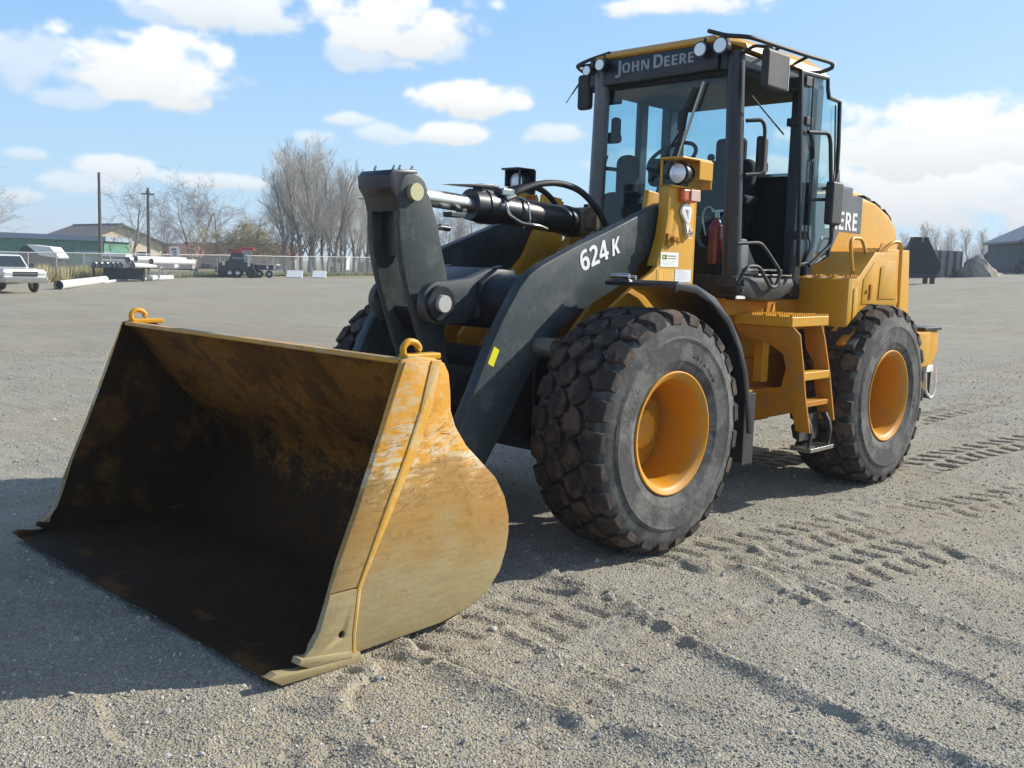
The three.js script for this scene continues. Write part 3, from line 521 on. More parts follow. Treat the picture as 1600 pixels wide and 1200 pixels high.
// ---- front frame with the two towers
{ const fr = sub('front_frame', loader);
  parts('frame', [box(-1.35, .30, .52, 1.12, -.42, .42, .02), plate([[.30, .55], [.62, .8], [.60, 1.05], [.30, 1.15]], -.40, .40)], M.black, fr);  // black here paints in the deep shade between the arms
  parts('cylinder_mount', [plate([[-.9, 1.1], [-.92, 1.95], [-.72, 1.98], [-.52, 1.75], [-.25, 1.5], [.1, 1.25], [.25, 1.1]], -.20, -.13), plate([[-.9, 1.1], [-.92, 1.95], [-.72, 1.98], [-.52, 1.75], [-.25, 1.5], [.1, 1.25], [.25, 1.1]], .13, .20), plate([[-.90, 1.1], [-.94, 1.1], [-.95, 1.86], [-.90, 1.88]], -.50, .50)], M.yellowDull, fr);
  part('axle', [rod(V(0, WR, -.98), V(0, WR, .98), .16, .16, 32), rod(V(0, WR, -.3), V(0, WR, .3), .27, .27, 36), rod(V(0, WR, .72), V(0, WR, .98), .25, .25, 32), rod(V(0, WR, -.98), V(0, WR, -.72), .25, .25, 32)], M.yellowDull, fr);
  for (const s of [1, -1]) {
    parts('tower', [plate([[-.90, .9], [-.91, 1.6], [-.905, 2.20], [-.885, 2.235], [-.70, 2.235], [-.67, 2.05], [-.645, 1.90], [-.585, 1.77], [-.46, 1.67], [-.30, 1.59], [-.06, 1.45], [.12, 1.2], [.14, .9]], s * .70, s * .74, .008),
      plate([[-.90, .9], [-.91, 1.6], [-.905, 2.20], [-.70, 2.22], [-.67, 2.05], [-.5, 1.75], [-.2, 1.5], [.12, 1.2], [.14, .9]], s * .46, s * .50, .008), box(-.93, -.895, .95, 2.18, s * .46, s * .74, .01)], M.yellow, fr);
    part('tower_flange', plate([[-.60, 2.235], [-.72, 2.235], [-.69, 2.05], [-.665, 1.9], [-.605, 1.77], [-.55, 1.71], [-.50, 1.71], [-.53, 1.79], [-.575, 1.9], [-.60, 2.05]], s * .655, s * .738, .006), M.yellow, fr);
  }
  part('clip', [box(-.66, -.585, 1.845, 1.925, .741, .757, .004), rod(V(-.63, 1.89, .755), V(-.63, 1.89, .785), .016, .014, 10), rod(V(-.675, 1.885, .745), V(-.675, 1.885, .78), .018, .014, 10)], M.yellowDull, fr);
  // articulation lock bar, a pale teardrop with a slot
  part('lock_bar', plate([...circle(-.775, 2.07, .058, 14, -.2, 3.3), [-.80, 1.93], [-.815, 1.905], [-.84, 1.905], [-.855, 1.925]], .748, .766, .004, [[[-.755, 2.085], [-.79, 2.085], [-.80, 1.99], [-.78, 1.99]]]), M.white, fr);
  part('pin', [rod(V(-.825, 1.935, .76), V(-.825, 1.935, .79), .014), rod(V(-.775, 2.03, .738), V(-.775, 2.03, .75), .03)], M.steel, fr);
  const label = (f0, f1, u0, u1, draw) => { const c = document.createElement('canvas'); c.width = 256; c.height = 160; draw(c.getContext('2d')); const t = new THREE.CanvasTexture(c); t.colorSpace = THREE.SRGBColorSpace; const g = new THREE.BoxGeometry(f0 - f1, u1 - u0, .002); g.rotateY(Math.PI); g.translate((f0 + f1) / 2, (u0 + u1) / 2, -.7415); return part('sticker', g, std({ map: t, roughness: .5 }), fr, true); };
  label(-.535, -.735, 1.705, 1.80, (c) => { c.fillStyle = '#eceee6'; c.fillRect(0, 0, 256, 160); c.fillStyle = '#3e4a1e'; c.fillRect(20, 28, 66, 52); c.fillStyle = '#c9c22e'; c.fillRect(34, 38, 30, 30); c.fillStyle = '#4e5a30'; c.fillRect(92, 34, 130, 12); c.fillStyle = '#a86a5a'; c.fillRect(92, 62, 136, 12); c.fillStyle = '#b9bcb4'; for (let i = 0; i < 4; i++) c.fillRect(34, 92 + i * 14, 190 - i * 16, 5); });
  label(-.705, -.895, 1.605, 1.69, (c) => { c.fillStyle = '#dfe2e4'; c.fillRect(0, 0, 256, 160); c.fillStyle = '#aab0b6'; for (let i = 0; i < 7; i++) c.fillRect(20 + (i % 2) * 8, 18 + i * 18, 120 + (i * 37) % 80, 6); c.strokeStyle = '#9aa0a6'; c.lineWidth = 3; c.strokeRect(6, 6, 244, 148); });
  label(-.50, -.69, 1.608, 1.685, (c) => { c.fillStyle = '#e8b24a'; c.fillRect(0, 0, 256, 160); c.fillStyle = '#b98a3c'; c.fillRect(8, 12, 24, 136); c.fillRect(100, 12, 6, 136); c.fillStyle = '#c89a50'; for (let i = 0; i < 6; i++) c.fillRect(118, 20 + i * 22, 110, 7); });
}
// headlights on the towers
for (const s of [1, -1]) { const h = sub('headlight', loader), mat = s > 0 ? M.yellow : M.black, f0 = s > 0 ? -.95 : -.80, c = s * .74;
  part('lamp_guard', [box(f0, -.605, 2.405, 2.42, c - .09, c + .09, .006), box(-.635, -.62, 2.24, 2.405, c - s * .09 - .007, c - s * .09 + .007, .003), box(f0 - .01, f0 + .15, 2.285, 2.41, c + s * .082, c + s * .094, .012), box(f0 - .01, f0 + .005, 2.23, 2.41, c - .09, c + .09, .005), box(f0, -.60, 2.225, 2.24, c - .09, c + .02, .005)], mat, h);
  part('lamp_housing', [rod(V(-.80, 2.325, c), V(-.70, 2.32, c), .06, .074, 32)], M.black, h);
  part('lens', [new THREE.SphereGeometry(.12, 28, 8, 0, Math.PI * 2, 0, .56).rotateZ(-Math.PI / 2).translate(-.785, 2.32, -c)], M.lens, h);
  part('lamp_ring', new THREE.TorusGeometry(.067, .01, 10, 36).rotateY(Math.PI / 2).translate(-.698, 2.32, -c), M.black, h);
  part('turn_signal', [box(-.87, -.70, 2.135, 2.225, c - .05, c + .045, .02)], M.amber, h);
  part('signal_cover', [box(-.885, -.775, 2.145, 2.22, c + s * .045, c + s * .056, .008)], std({ color: col(.6, .42, .34), roughness: .4 }), h);
}
// fenders over the front wheels
for (const s of [1, -1]) {
  const top = [[.06, 1.605], [.03, 1.62], [-.16, 1.60], [-.36, 1.53], [-.56, 1.39], [-.705, 1.22], [-.79, 1.05], [-.85, .86], [-.90, .64]];
  const inner = top.slice().reverse().map(([f, u]) => { const r = Math.hypot(f, u - WR); return [f - f / r * .022, u - (u - WR) / r * .022]; });
  const lip = top.slice().reverse().map(([f, u]) => { const r = Math.hypot(f, u - WR); return [f - f / r * .05, u - (u - WR) / r * .05]; });
  const fd = part('fender', [plate([...top, ...inner], s * .76, s * 1.28, .006), plate([...top, ...lip], s * 1.262, s * 1.284, .008)], M.black, loader);
  part('mud_flap', [plate([[-.845, .86], [-.865, .86], [-.905, .62], [-.935, .42], [-.905, .42], [-.88, .62]], s * .80, s * 1.27, .005), box(-.93, -.80, .43, .9, s * 1.262, s * 1.274, .004)], M.plastic, fd);
  parts('fender_bracket', [rod(V(.02, 1.64, s * .78), V(0, 1.64, s * .90), .016), rod(V(-.10, 1.63, s * .78), V(-.12, 1.63, s * .86), .016)], M.steel, fd);
}

// ---- rear frame, steps, side boxes
{ const rf = sub('rear_frame', loader);
  parts('frame', [box(-4.4, -1.75, .55, 1.0, -.42, .42, .02), box(-2.7, -1.50, 1.36, 1.56, -.62, .66, .015), box(-2.9, -1.6, 1.0, 1.4, -.45, .45, .02)], M.yellowDull, rf);
  part('axle', [rod(V(-3.03, WR, -.98), V(-3.03, WR, .98), .15, .15, 32), rod(V(-3.03, WR, .72), V(-3.03, WR, .98), .25, .25, 32)], M.yellowDull, rf);
  parts('hinge', [rod(V(-1.5, .45, 0), V(-1.5, 1.25, 0), .12), box(-1.7, -1.3, 1.05, 1.2, -.25, .25, .02), box(-1.7, -1.3, .5, .62, -.25, .25, .02)], M.yellowDull, rf);
  parts('belly', [box(-2.9, -1.8, .42, .75, -.3, .3, .03), rod(V(-2.4, .62, .42), V(-1.9, .62, .42), .08), rod(V(-1.4, .8, .3), V(-2.2, .85, .34), .035)], M.interior, rf);
}
{ const st = sub('ladder', loader);
  part('platform', [box(-2.25, -1.68, 1.30, 1.375, .62, 1.10, .008)], M.yellow, st);
  const teeth = []; for (let i = 0; i < 17; i++) for (const l of [1.085, .98, .87, .76]) teeth.push(box(-1.70 - i * .0335, -1.685 - i * .0335, 1.374, 1.390, l - .012, l + .012, 0)); part('grip_teeth', teeth, M.yellow, st).userData.kind = 'stuff';
  parts('ladder_frame', [crossPlate([[.66, 1.30], [1.10, 1.30], [1.155, 1.25], [1.20, 1.0], [1.225, .82], [1.28, .55], [1.17, .55], [1.13, .68], [.72, .56], [.57, .52], [.55, .68], [.80, .80], [1.03, .86], [1.06, 1.0], [1.03, 1.10], [.92, 1.165], [.78, 1.19], [.70, 1.22]], -1.72, -1.70, .005),
    crossPlate([[.95, 1.30], [1.10, 1.30], [1.13, 1.20], [1.185, .95], [1.245, .60], [1.12, .60], [1.07, .85], [1.05, 1.02], [.98, 1.12]], -2.16, -2.14, .005)], M.yellowDull, st);
  part('gusset', crossPlate([[.62, 1.38], [.66, 1.30], [.70, 1.22], [.58, 1.32], [.52, 1.45]], -1.74, -1.69, .004), M.yellowDull, st);
  part('rung', [box(-2.145, -1.715, .915, .975, 1.10, 1.185, .006)], M.yellow, st);
  part('rung', [box(-2.145, -1.715, .72, .76, 1.08, 1.20, .006)], M.yellowDull, st);
  parts('step_strap', [crossPlate([[1.16, .66], [1.21, .66], [1.245, .60], [1.26, .53], [1.245, .42], [1.225, .42], [1.232, .53], [1.2, .6]], -1.80, -1.775, .003), crossPlate([[1.16, .66], [1.21, .66], [1.245, .60], [1.26, .53], [1.245, .42], [1.225, .42], [1.232, .53], [1.2, .6]], -2.10, -2.075, .003), box(-2.08, -1.80, .46, .66, 1.13, 1.15, .004)], M.plastic, st);
  part('bottom_step', [box(-2.12, -1.76, .395, .425, 1.10, 1.27, .005)], M.steel, st);
  part('post', [box(-2.02, -1.93, .85, 1.30, .66, .74, .006)], M.yellow, st);
  part('battery_shelf', [box(-2.1, -1.74, .62, .80, .44, .74, .01), box(-2.6, -1.5, .52, .64, .42, .60, .012)], M.yellowDull, st);
  part('sticker', [box(-1.739, -1.737, .68, .78, .58, .66, 0), box(-1.7375, -1.7355, .66, .79, .66, .72, 0)], M.red, st);
  part('lock_tab', [plate([[-2.05, 1.37], [-2.12, 1.37], [-2.10, 1.45], [-2.085, 1.45]], .70, .72, .003)], M.yellow, st);
}
for (const s of [1, -1]) { const b = sub('side_box', loader);
  part('tank', [plate([[-2.55, 1.05], [-2.55, 1.655], [-2.60, 1.675], [-2.72, 1.68], [-2.99, 1.88], [-3.42, 1.885], [-3.50, 1.47], [-3.46, 1.44], [-2.9, 1.44], [-2.72, 1.25], [-2.66, 1.05]], s * .60, s * 1.10, .02)], M.yellow, b);
  parts('door_panel', [plate([[-3.08, 1.50], [-3.10, 1.76], [-3.22, 1.81], [-3.38, 1.815], [-3.42, 1.50]], s * 1.10, s * 1.108, .004), plate([[-2.63, 1.16], [-2.63, 1.58], [-2.67, 1.60], [-2.70, 1.60], [-2.70, 1.30], [-2.68, 1.16]], s * 1.10, s * 1.107, .003), plate([[-2.78, 1.46], [-2.79, 1.66], [-2.98, 1.80], [-3.03, 1.80], [-3.03, 1.46]], s * 1.10, s * 1.106, .003)], M.yellow, b);
  part('latch', [rod(V(-2.85, 1.56, s * 1.106), V(-2.85, 1.56, s * 1.118), .015, .015, 12), box(-2.9, -2.93, 1.5, 1.62, s * 1.106, s * 1.118, .003)], M.yellowDull, b);
  const teeth = []; for (let i = 0; i < 15; i++) for (const l of [1.04, .9, .78]) teeth.push(box(-2.565 - (i % 5) * .033, -2.55 - (i % 5) * .033, 1.676, 1.690, s * (l - .01 + (i / 5 | 0) * .03), s * (l + .01 + (i / 5 | 0) * .03), 0)); part('grip_teeth', teeth, M.yellow, b).userData.kind = 'stuff';
  part('grab_loop', [bent([[-2.76, 1.72, s * 1.02], [-2.76, 1.985, s * .98], [-2.98, 1.985, s * .98], [-2.98, 1.87, s * 1.02]], .014, .09)], M.yellow, b);
  part('rear_mudguard', [plate([[-2.52, 1.0], [-2.40, 1.12], [-2.40, 1.16], [-2.60, 1.27], [-2.66, 1.24], [-2.56, 1.10], [-2.55, .62], [-2.52, .60]], s * .70, s * 1.24, .006)], M.plastic, b);
  part('guard_edge', [plate([[-2.39, 1.165], [-2.60, 1.285], [-2.615, 1.265], [-2.40, 1.145]], s * 1.10, s * 1.17, .004)], M.yellowDull, b);
}
{ const h = sub('engine_hood', loader), outline = [[-2.72, 2.42], [-3.05, 2.455], [-3.24, 2.468], [-3.72, 2.458], [-4.0, 2.42], [-4.30, 2.33], [-4.48, 2.22], [-4.56, 2.05], [-4.60, 1.6], [-4.62, 1.15], [-2.72, 1.15]];
  const prof = (k, w) => outline.map(([f, u]) => [f, u > 2 ? u - k : u]);
  part('hood_panel', [plate(prof(.075), -.62, .62, .03), plate(prof(0), -.52, .52, .04)], M.yellow, h);
  for (const s of [1, -1]) {
    part('decal_band', [plate([[-2.73, 1.86], [-2.73, 2.335], [-3.24, 2.385], [-3.715, 2.375], [-3.715, 2.055], [-3.30, 2.06], [-3.17, 1.90], [-3.15, 1.86]], s * .62, s * .6225, 0)], M.gray, h);
    part('top_band', [plate([[-2.73, 2.345], [-2.73, 2.425], [-3.24, 2.472], [-3.70, 2.462], [-3.70, 2.38], [-3.24, 2.39]], s * .52, s * .535, .004)], M.gray, h);
    for (const [a, b, c, d] of [[-3.76, 2.45, -3.90, 2.43], [-3.98, 2.415, -4.12, 2.38], [-4.21, 2.355, -4.36, 2.29]]) part('vent', plate([[a, b - .05], [c, d - .05], [c - .02, d - .085], [a - .04, b - .085]], s * .545, s * .612, .004), M.interior, h);
    part('rear_panel', [plate([[-3.52, 1.15], [-3.50, 1.86], [-3.62, 1.93], [-4.25, 1.93], [-4.35, 1.15]], s * .60, s * .86, .015)], M.yellow, h);
    parts('panel_rib', [plate([[-3.60, 1.2], [-3.60, 1.84], [-3.63, 1.84], [-3.63, 1.2]], s * .86, s * .875, .004), plate([[-3.9, 1.2], [-3.9, 1.84], [-3.925, 1.84], [-3.925, 1.2]], s * .86, s * .875, .004)], M.yellow, h);
  }
  const { g, w } = smallCaps('DEERE', .155, .155, .003, .13), m = g.map((q) => { q.rotateY(Math.PI); q.translate(-3.70 + w, 2.075, -.6228); return q; });
  part('lettering', m, M.white, h);
  parts('rivet', [rod(V(-3.19, 2.36, .622), V(-3.19, 2.36, .63), .016, .014, 12), rod(V(-2.98, 1.99, .622), V(-2.98, 1.99, .63), .016, .014, 12)], M.white, h);
  part('handrail', [bent([[-3.46, 1.60, .88], [-3.40, 1.84, .92], [-3.62, 1.985, .96], [-3.76, 1.985, .98], [-3.79, 1.40, .98], [-3.79, 1.25, .9]], .016, .06)], M.yellow, h);
  part('handrail_guard', [plate([[-3.58, 1.97], [-3.46, 1.80], [-3.62, 1.25], [-3.70, 1.25], [-3.72, 1.97]], .875, .885, .003)], M.yellowDull, h);
  part('exhaust_stack', [rod(V(-3.4, 2.4, -.2), V(-3.4, 2.52, -.2), .06), rod(V(-3.0, 2.40, -.25), V(-3.0, 2.55, -.25), .08)], M.black, h);
}
{ const c = sub('counterweight', loader);
  part('weight', [plate([[-4.42, .62], [-4.42, 1.20], [-4.78, 1.19], [-4.80, 1.0], [-4.70, .88], [-4.62, .62]], -.98, .98, .02), plate([[-4.05, .86], [-4.05, 1.19], [-4.50, 1.185], [-4.50, .86]], .80, 1.02, .015), plate([[-4.05, .86], [-4.05, 1.19], [-4.50, 1.185], [-4.50, .86]], -1.02, -.80, .015)], M.yellow, c);
  part('tread_cap', [box(-4.80, -4.40, 1.195, 1.225, -1.0, 1.0, .006)], M.black, c);
  part('tow_bracket', [box(-4.66, -4.5, .80, .865, .80, 1.0, .008)], M.white, c);
  parts('step_strap', [crossPlate([[.72, .86], [1.0, .86], [1.0, .55], [.72, .55]], -4.62, -4.60, .004)], M.plastic, c);
  part('step_loop', [bent([[-4.50, .80, .99], [-4.52, .62, 1.0], [-4.66, .54, 1.0], [-4.74, .62, 1.0], [-4.74, .84, .99]], .012, .05)], M.white, c);
}

// ---- cab
{ const cab = sub('cab', loader);
  part('roof', [new ConvexGeometry([[-1.36, 3.315, .58], [-1.50, 3.26, .72], [-2.70, 3.235, .73], [-2.80, 3.235, .60], [-1.42, 3.372, .48], [-1.52, 3.385, .545], [-2.66, 3.40, .555], [-2.76, 3.37, .45], [-1.36, 3.33, .56], [-1.50, 3.30, .70], [-2.70, 3.30, .70]].flatMap(([f, u, l]) => [V(f, u, l), V(f, u, -l)]))], M.yellow, cab);
  part('headliner', [box(-2.72, -1.44, 3.08, 3.228, -.68, .68, .03)], M.interior, cab);
  for (const s of [1, -1]) {
    part('front_pillar', [rod(V(-1.50, 1.54, s > 0 ? .69 : -.63), V(-1.44, 3.24, s > 0 ? .665 : -.54), .068, .062, 28)], M.gray.clone(), cab).material = s > 0 ? M.black : M.gray;
    part('roof_beam', [box(-2.70, -1.46, 3.13, 3.24, s * .60, s * .70, .02)], M.black, cab);
  }
  part('door_post', [box(-2.50, -2.34, 1.50, 3.2, .62, .71, .02)], M.black, cab);
  part('rear_pillar', [box(-2.70, -2.46, 1.50, 3.2, -.70, -.60, .02)], M.black, cab);
  part('side_post', [box(-2.20, -2.09, 1.50, 3.15, -.70, -.64, .015)], M.black, cab);
  part('rear_post', [box(-2.72, -2.60, 1.50, 3.2, .60, .70, .02)], M.black, cab);
  parts('lower_wall', [box(-2.72, -1.45, 1.50, 2.20, -.71, -.66, .01), box(-2.74, -2.67, 1.50, 2.49, -.68, .68, .01), box(-2.7, -1.5, 1.48, 1.58, -.68, .68, .01)], M.interior, cab);
  part('rear_sill', [box(-2.76, -2.62, 2.47, 2.50, -.66, .66, .006)], M.steel, cab);
  parts('front_frame', [crossPlate([[-.70, 1.50], [.70, 1.50], [.70, 1.66], [-.70, 1.66]], -1.52, -1.47, .01), crossPlate([[-.66, 3.12], [.66, 3.12], [.66, 3.25], [-.66, 3.25]], -1.48, -1.42, .01)], M.black, cab);
  const visor = part('visor', [crossPlate([[-.50, 3.11], [.55, 3.12], [.55, 3.30], [.45, 3.325], [-.42, 3.315], [-.50, 3.28]], -1.42, -1.385, .01)], M.black, cab);
  { const { g, w } = smallCaps('JOHN DEERE', .098, .075, .002, .10), k = .76 / w; part('lettering', g.map((q) => { q.scale(k, 1, 1); q.rotateY(Math.PI / 2); q.rotateX(.012); q.translate(-1.3835, 3.185, .375); return q; }), M.grayPrint, visor); }
  part('windshield', [box(-1.478, -1.472, 1.66, 3.12, -.57, .63, 0)], M.glass, cab);
  parts('side_window', [box(-2.09, -1.52, 2.20, 3.13, -.678, -.674, 0), box(-2.46, -2.20, 2.10, 3.13, -.678, -.674, 0)], M.glass, cab);
  part('rear_window', [box(-2.704, -2.700, 2.50, 3.13, -.60, .60, 0)], M.glass, cab);
  // sill panel below the door: a dark moulding that bulges and curls under
  part('sill_panel', [plate([[-1.40, 1.655], [-2.22, 1.665], [-2.27, 1.60], [-2.21, 1.535], [-2.08, 1.49], [-1.90, 1.465], [-1.65, 1.48], [-1.44, 1.52], [-1.385, 1.58]], .60, .80, .045)], M.plastic, cab);
  parts('step_tread', [box(-2.20, -1.70, 1.662, 1.675, .69, .74, .003), box(-2.20, -1.70, 1.662, 1.675, .755, .795, .003), box(-2.24, -1.66, 1.70, 1.715, .66, .69, .003)], M.steel, cab);
  parts('knob', [rod(V(-1.47, 1.61, .795), V(-1.47, 1.61, .825), .026, .022, 16), rod(V(-1.47, 1.555, .79), V(-1.47, 1.555, .812), .016, .014, 12)], M.plastic, cab);
  part('sticker', [box(-1.55, -1.43, 1.492, 1.515, .775, .782, 0)], M.white, cab);
  part('kick_panel', [plate([[-1.55, 1.67], [-1.55, 1.93], [-1.70, 1.93], [-1.78, 1.82], [-1.92, 1.67]], .64, .68, .008)], M.gray, cab);
  parts('grab_rail', [bent([[-1.47, 1.89, .74], [-1.70, 1.905, .79], [-1.77, 1.86, .80], [-1.95, 1.70, .83], [-1.93, 1.60, .83]], .013, .05), bent([[-1.40, 1.60, .80], [-1.47, 1.73, .83], [-1.62, 1.73, .84], [-1.80, 1.58, .84], [-1.90, 1.58, .83], [-1.96, 1.70, .83]], .014, .05)], M.plastic, cab);
  part('door_rail', [bent([[-1.50, 2.76, .74], [-1.62, 2.775, .80], [-1.66, 2.72, .80], [-1.66, 2.40, .80], [-1.50, 2.38, .75]], .014, .05)], M.plastic, cab);
  part('door_mirror_pad', [box(-1.75, -1.64, 2.40, 2.67, .74, .79, .02)], M.plastic, cab);
  // inside
  const seat = part('seat', [box(-2.45, -1.95, 1.95, 2.12, -.26, .26, .06), box(-2.58, -2.42, 2.05, 2.62, -.24, .24, .07), box(-2.56, -2.46, 2.58, 2.80, -.14, .14, .045), box(-2.4, -2.0, 1.55, 1.97, -.2, .2, .03), box(-2.4, -1.95, 2.22, 2.30, .28, .36, .03), box(-2.4, -1.95, 2.22, 2.30, -.36, -.28, .03)], M.interior, cab);
  part('steering_wheel', [new THREE.TorusGeometry(.20, .016, 10, 40).rotateX(Math.PI / 2).rotateZ(-.75).translate(-1.80, 2.57, .10), rod(V(-1.79, 2.56, -.10), V(-1.62, 2.15, -.10), .045), rod(V(-1.62, 2.15, -.10), V(-1.56, 1.6, -.10), .08, .11), rod(V(-1.79, 2.56, -.29), V(-1.79, 2.56, .09), .014), box(-1.75, -1.62, 2.34, 2.54, -.22, .02, .05), box(-1.74, -1.58, 2.20, 2.60, -.52, -.34, .08)], M.interior, cab);
  part('dash', [box(-1.70, -1.50, 1.6, 2.20, -.62, .06, .06), box(-1.66, -1.50, 2.10, 2.30, -.60, -.22, .08), box(-2.3, -1.7, 1.6, 2.15, -.64, -.4, .04)], M.interior, cab);
  part('monitor', [box(-1.66, -1.58, 2.72, 2.90, -.57, -.50, .03), box(-1.70, -1.56, 2.70, 2.78, -.66, -.52, .03), rod(V(-1.6, 2.6, -.6), V(-1.6, 2.45, -.65), .012), rod(V(-1.6, 2.50, -.64), V(-1.66, 2.47, -.40), .016)], M.interior, cab);
  parts('control_lever', [rod(V(-1.85, 2.3, .25), V(-1.84, 2.55, .24), .01), new THREE.SphereGeometry(.03, 16, 10).translate(-1.84, 2.56, -.24), rod(V(-1.9, 2.52, -.34), V(-1.9, 2.55, -.34), .03)], M.interior, cab);
  part('fire_extinguisher', [rod(V(-1.56, 1.74, .50), V(-1.56, 2.02, .50), .055, .055, 24), rod(V(-1.56, 2.02, .50), V(-1.56, 2.08, .50), .05, .02)], M.red, cab);
  part('extinguisher_valve', [rod(V(-1.56, 2.07, .50), V(-1.56, 2.13, .50), .02), tube([[-1.55, 2.12, .50], [-1.52, 2.16, .44], [-1.52, 2.08, .40], [-1.53, 1.95, .43]], .008, 24, false, .5), box(-1.575, -1.545, 2.12, 2.14, .46, .56, .004)], M.steel, cab);
  part('visor_flap', [box(-1.52, -1.49, 2.98, 3.08, -.60, -.40, .01)], M.interior, cab);
  part('work_sticker', [box(-2.708, -2.705, 2.53, 2.60, .10, .24, .002)], std({ color: col(.12, .16, .13), roughness: .5 }), cab);
  // wipers
  const wp = part('wiper', [rod(V(-1.45, 3.02, .33), V(-1.44, 2.84, .24), .022, .026), rod(V(-1.44, 2.86, .235), V(-1.44, 2.72, .225), .04, .03), rod(V(-1.45, 2.74, .23), V(-1.455, 2.36, -.06), .010), rod(V(-1.45, 2.74, .23), V(-1.455, 2.38, .10), .010), rod(V(-1.45, 2.74, .23), V(-1.455, 2.45, .15), .014), bent([[-1.45, 2.46, -.08], [-1.44, 2.40, .02], [-1.44, 2.38, .12], [-1.44, 2.46, .2]], .012, .03)], M.plastic, cab);
  part('blade', [rod(V(-1.445, 3.06, .40), V(-1.455, 2.40, .15), .011, .011, 8)], M.steel, wp);
}
{ const d = sub('cab_door', loader), L = .84; // swung right back along the cab
  const out = [[-2.02, 3.18], [-2.46, 3.20], [-2.475, 3.12], [-2.50, 3.06], [-2.69, 3.05], [-2.72, 2.7], [-2.73, 2.09], [-2.66, 1.83], [-2.42, 1.755], [-2.17, 1.74]];
  const inn = [[-2.055, 3.155], [-2.45, 3.175], [-2.46, 3.10], [-2.49, 3.035], [-2.668, 3.03], [-2.695, 2.7], [-2.705, 2.09], [-2.64, 1.845], [-2.42, 1.78], [-2.195, 1.77]];
  part('door_frame', [plate(out, L, L + .03, .006, [inn.slice().reverse()])], M.black, d);
  part('door_glass', plate(inn, L + .010, L + .016, 0), M.glassDoor, d);
  parts('hinge', [box(-2.24, -2.14, 2.80, 2.86, .70, L + .03, .006), box(-2.28, -2.2, 1.95, 2.01, .70, L + .03, .006), box(-2.2, -2.1, 3.08, 3.15, .70, L + .03, .006)], M.plastic, d);
  part('door_handle', [bent([[-2.15, 2.745, L + .04], [-2.38, 2.76, L + .09], [-2.42, 2.70, L + .09], [-2.55, 1.93, L + .09], [-2.28, 1.75, L + .05]], .016, .06), rod(V(-2.24, 2.25, L + .04), V(-2.52, 2.27, L + .09), .013)], M.plastic, d);
  part('seal', [tube([[-2.20, 3.15, L + .03], [-2.21, 2.75, L + .03], [-2.23, 2.68, L + .03], [-2.28, 2.62, L + .03], [-2.28, 2.56, L + .03], [-2.24, 2.50, L + .03], [-2.27, 2.0, L + .03], [-2.31, 1.93, L + .03], [-2.31, 1.87, L + .03], [-2.27, 1.80, L + .03]], .007, 60, false, .3, 6)], M.plastic, d);
}
{ // roof rails, lamps, mirrors
  part('roof_rail', [tube([[-1.40, 3.40, .45], [-1.36, 3.34, .62], [-1.42, 3.315, .78], [-1.70, 3.31, .81], [-2.2, 3.315, .82], [-2.55, 3.325, .82], [-2.62, 3.30, .80], [-2.52, 3.255, .76], [-2.35, 3.22, .73]], .016, 70, false, .35), rod(V(-1.80, 3.315, .81), V(-1.80, 3.27, .70), .012), rod(V(-2.2, 3.315, .82), V(-2.2, 3.27, .70), .012)], M.plastic, loader);
  part('roof_rail', [tube([[-1.40, 3.36, -.45], [-1.36, 3.32, -.62], [-1.42, 3.30, -.80], [-1.55, 3.27, -.82], [-1.60, 3.25, -.70]], .014, 40, false, .35), rod(V(-1.45, 3.3, -.60), V(-1.42, 3.3, -.8), .012)], M.plastic, loader);
  for (const [l, u, r] of [[.45, 3.255, .048], [.615, 3.262, .052], [-.47, 3.255, .042], [-.60, 3.225, .036]]) { const w = sub('work_light', loader);
    part('lamp_housing', [rod(V(-1.38, u, l), V(-1.30, u, l), r * .8, r * 1.18, 28), box(-1.40, -1.36, u, u + .09, l - .015, l + .015, .004)], M.black, w); part('lens', [rod(V(-1.302, u, l), V(-1.294, u, l), r, r * .94, 28)], M.lens, w); }
  { const m = sub('mirror', loader); part('mirror_head', [box(-1.62, -1.32, 2.94, 3.21, .93, .99, .035)], M.plastic, m); part('mirror_arm', [tube([[-1.42, 3.20, .70], [-1.38, 3.24, .84], [-1.42, 3.22, .955], [-1.46, 3.12, .96]], .012, 30), rod(V(-1.45, 2.92, .80), V(-2.0, 2.72, .76), .006)], M.plastic, m); part('mirror_glass', [box(-1.625, -1.619, 2.96, 3.19, .935, .985, 0)], M.chrome, m); }
  { const m = sub('mirror', loader); part('mirror_head', [box(-1.50, -1.43, 2.955, 3.235, -.81, -.675, .03)], M.plastic, m); part('mirror_arm', [bent([[-1.46, 3.15, -.62], [-1.44, 3.28, -.66], [-1.44, 3.28, -.76], [-1.46, 3.22, -.74]], .011, .02), rod(V(-1.46, 3.23, -.74), V(-1.5, 3.1, -.92), .005)], M.plastic, m); }
  { const m = sub('mirror', loader); part('mirror_head', [box(-2.56, -2.38, 2.07, 2.40, .93, 1.0, .02)], M.plastic, m); part('mirror_arm', [rod(V(-2.46, 2.35, .86), V(-2.5, 2.36, .95), .012), bent([[-2.50, 2.36, .93], [-2.62, 2.5, .88], [-2.58, 3.0, .87]], .007, .03), plate([[-2.52, 2.40], [-2.60, 2.40], [-2.59, 2.50], [-2.575, 2.50]], .93, .94, .002)], M.plastic, m); }
  part('antenna', [rod(V(-1.45, 3.2, -.78), V(-1.55, 3.05, -1.02), .004)], M.plastic, loader);
}

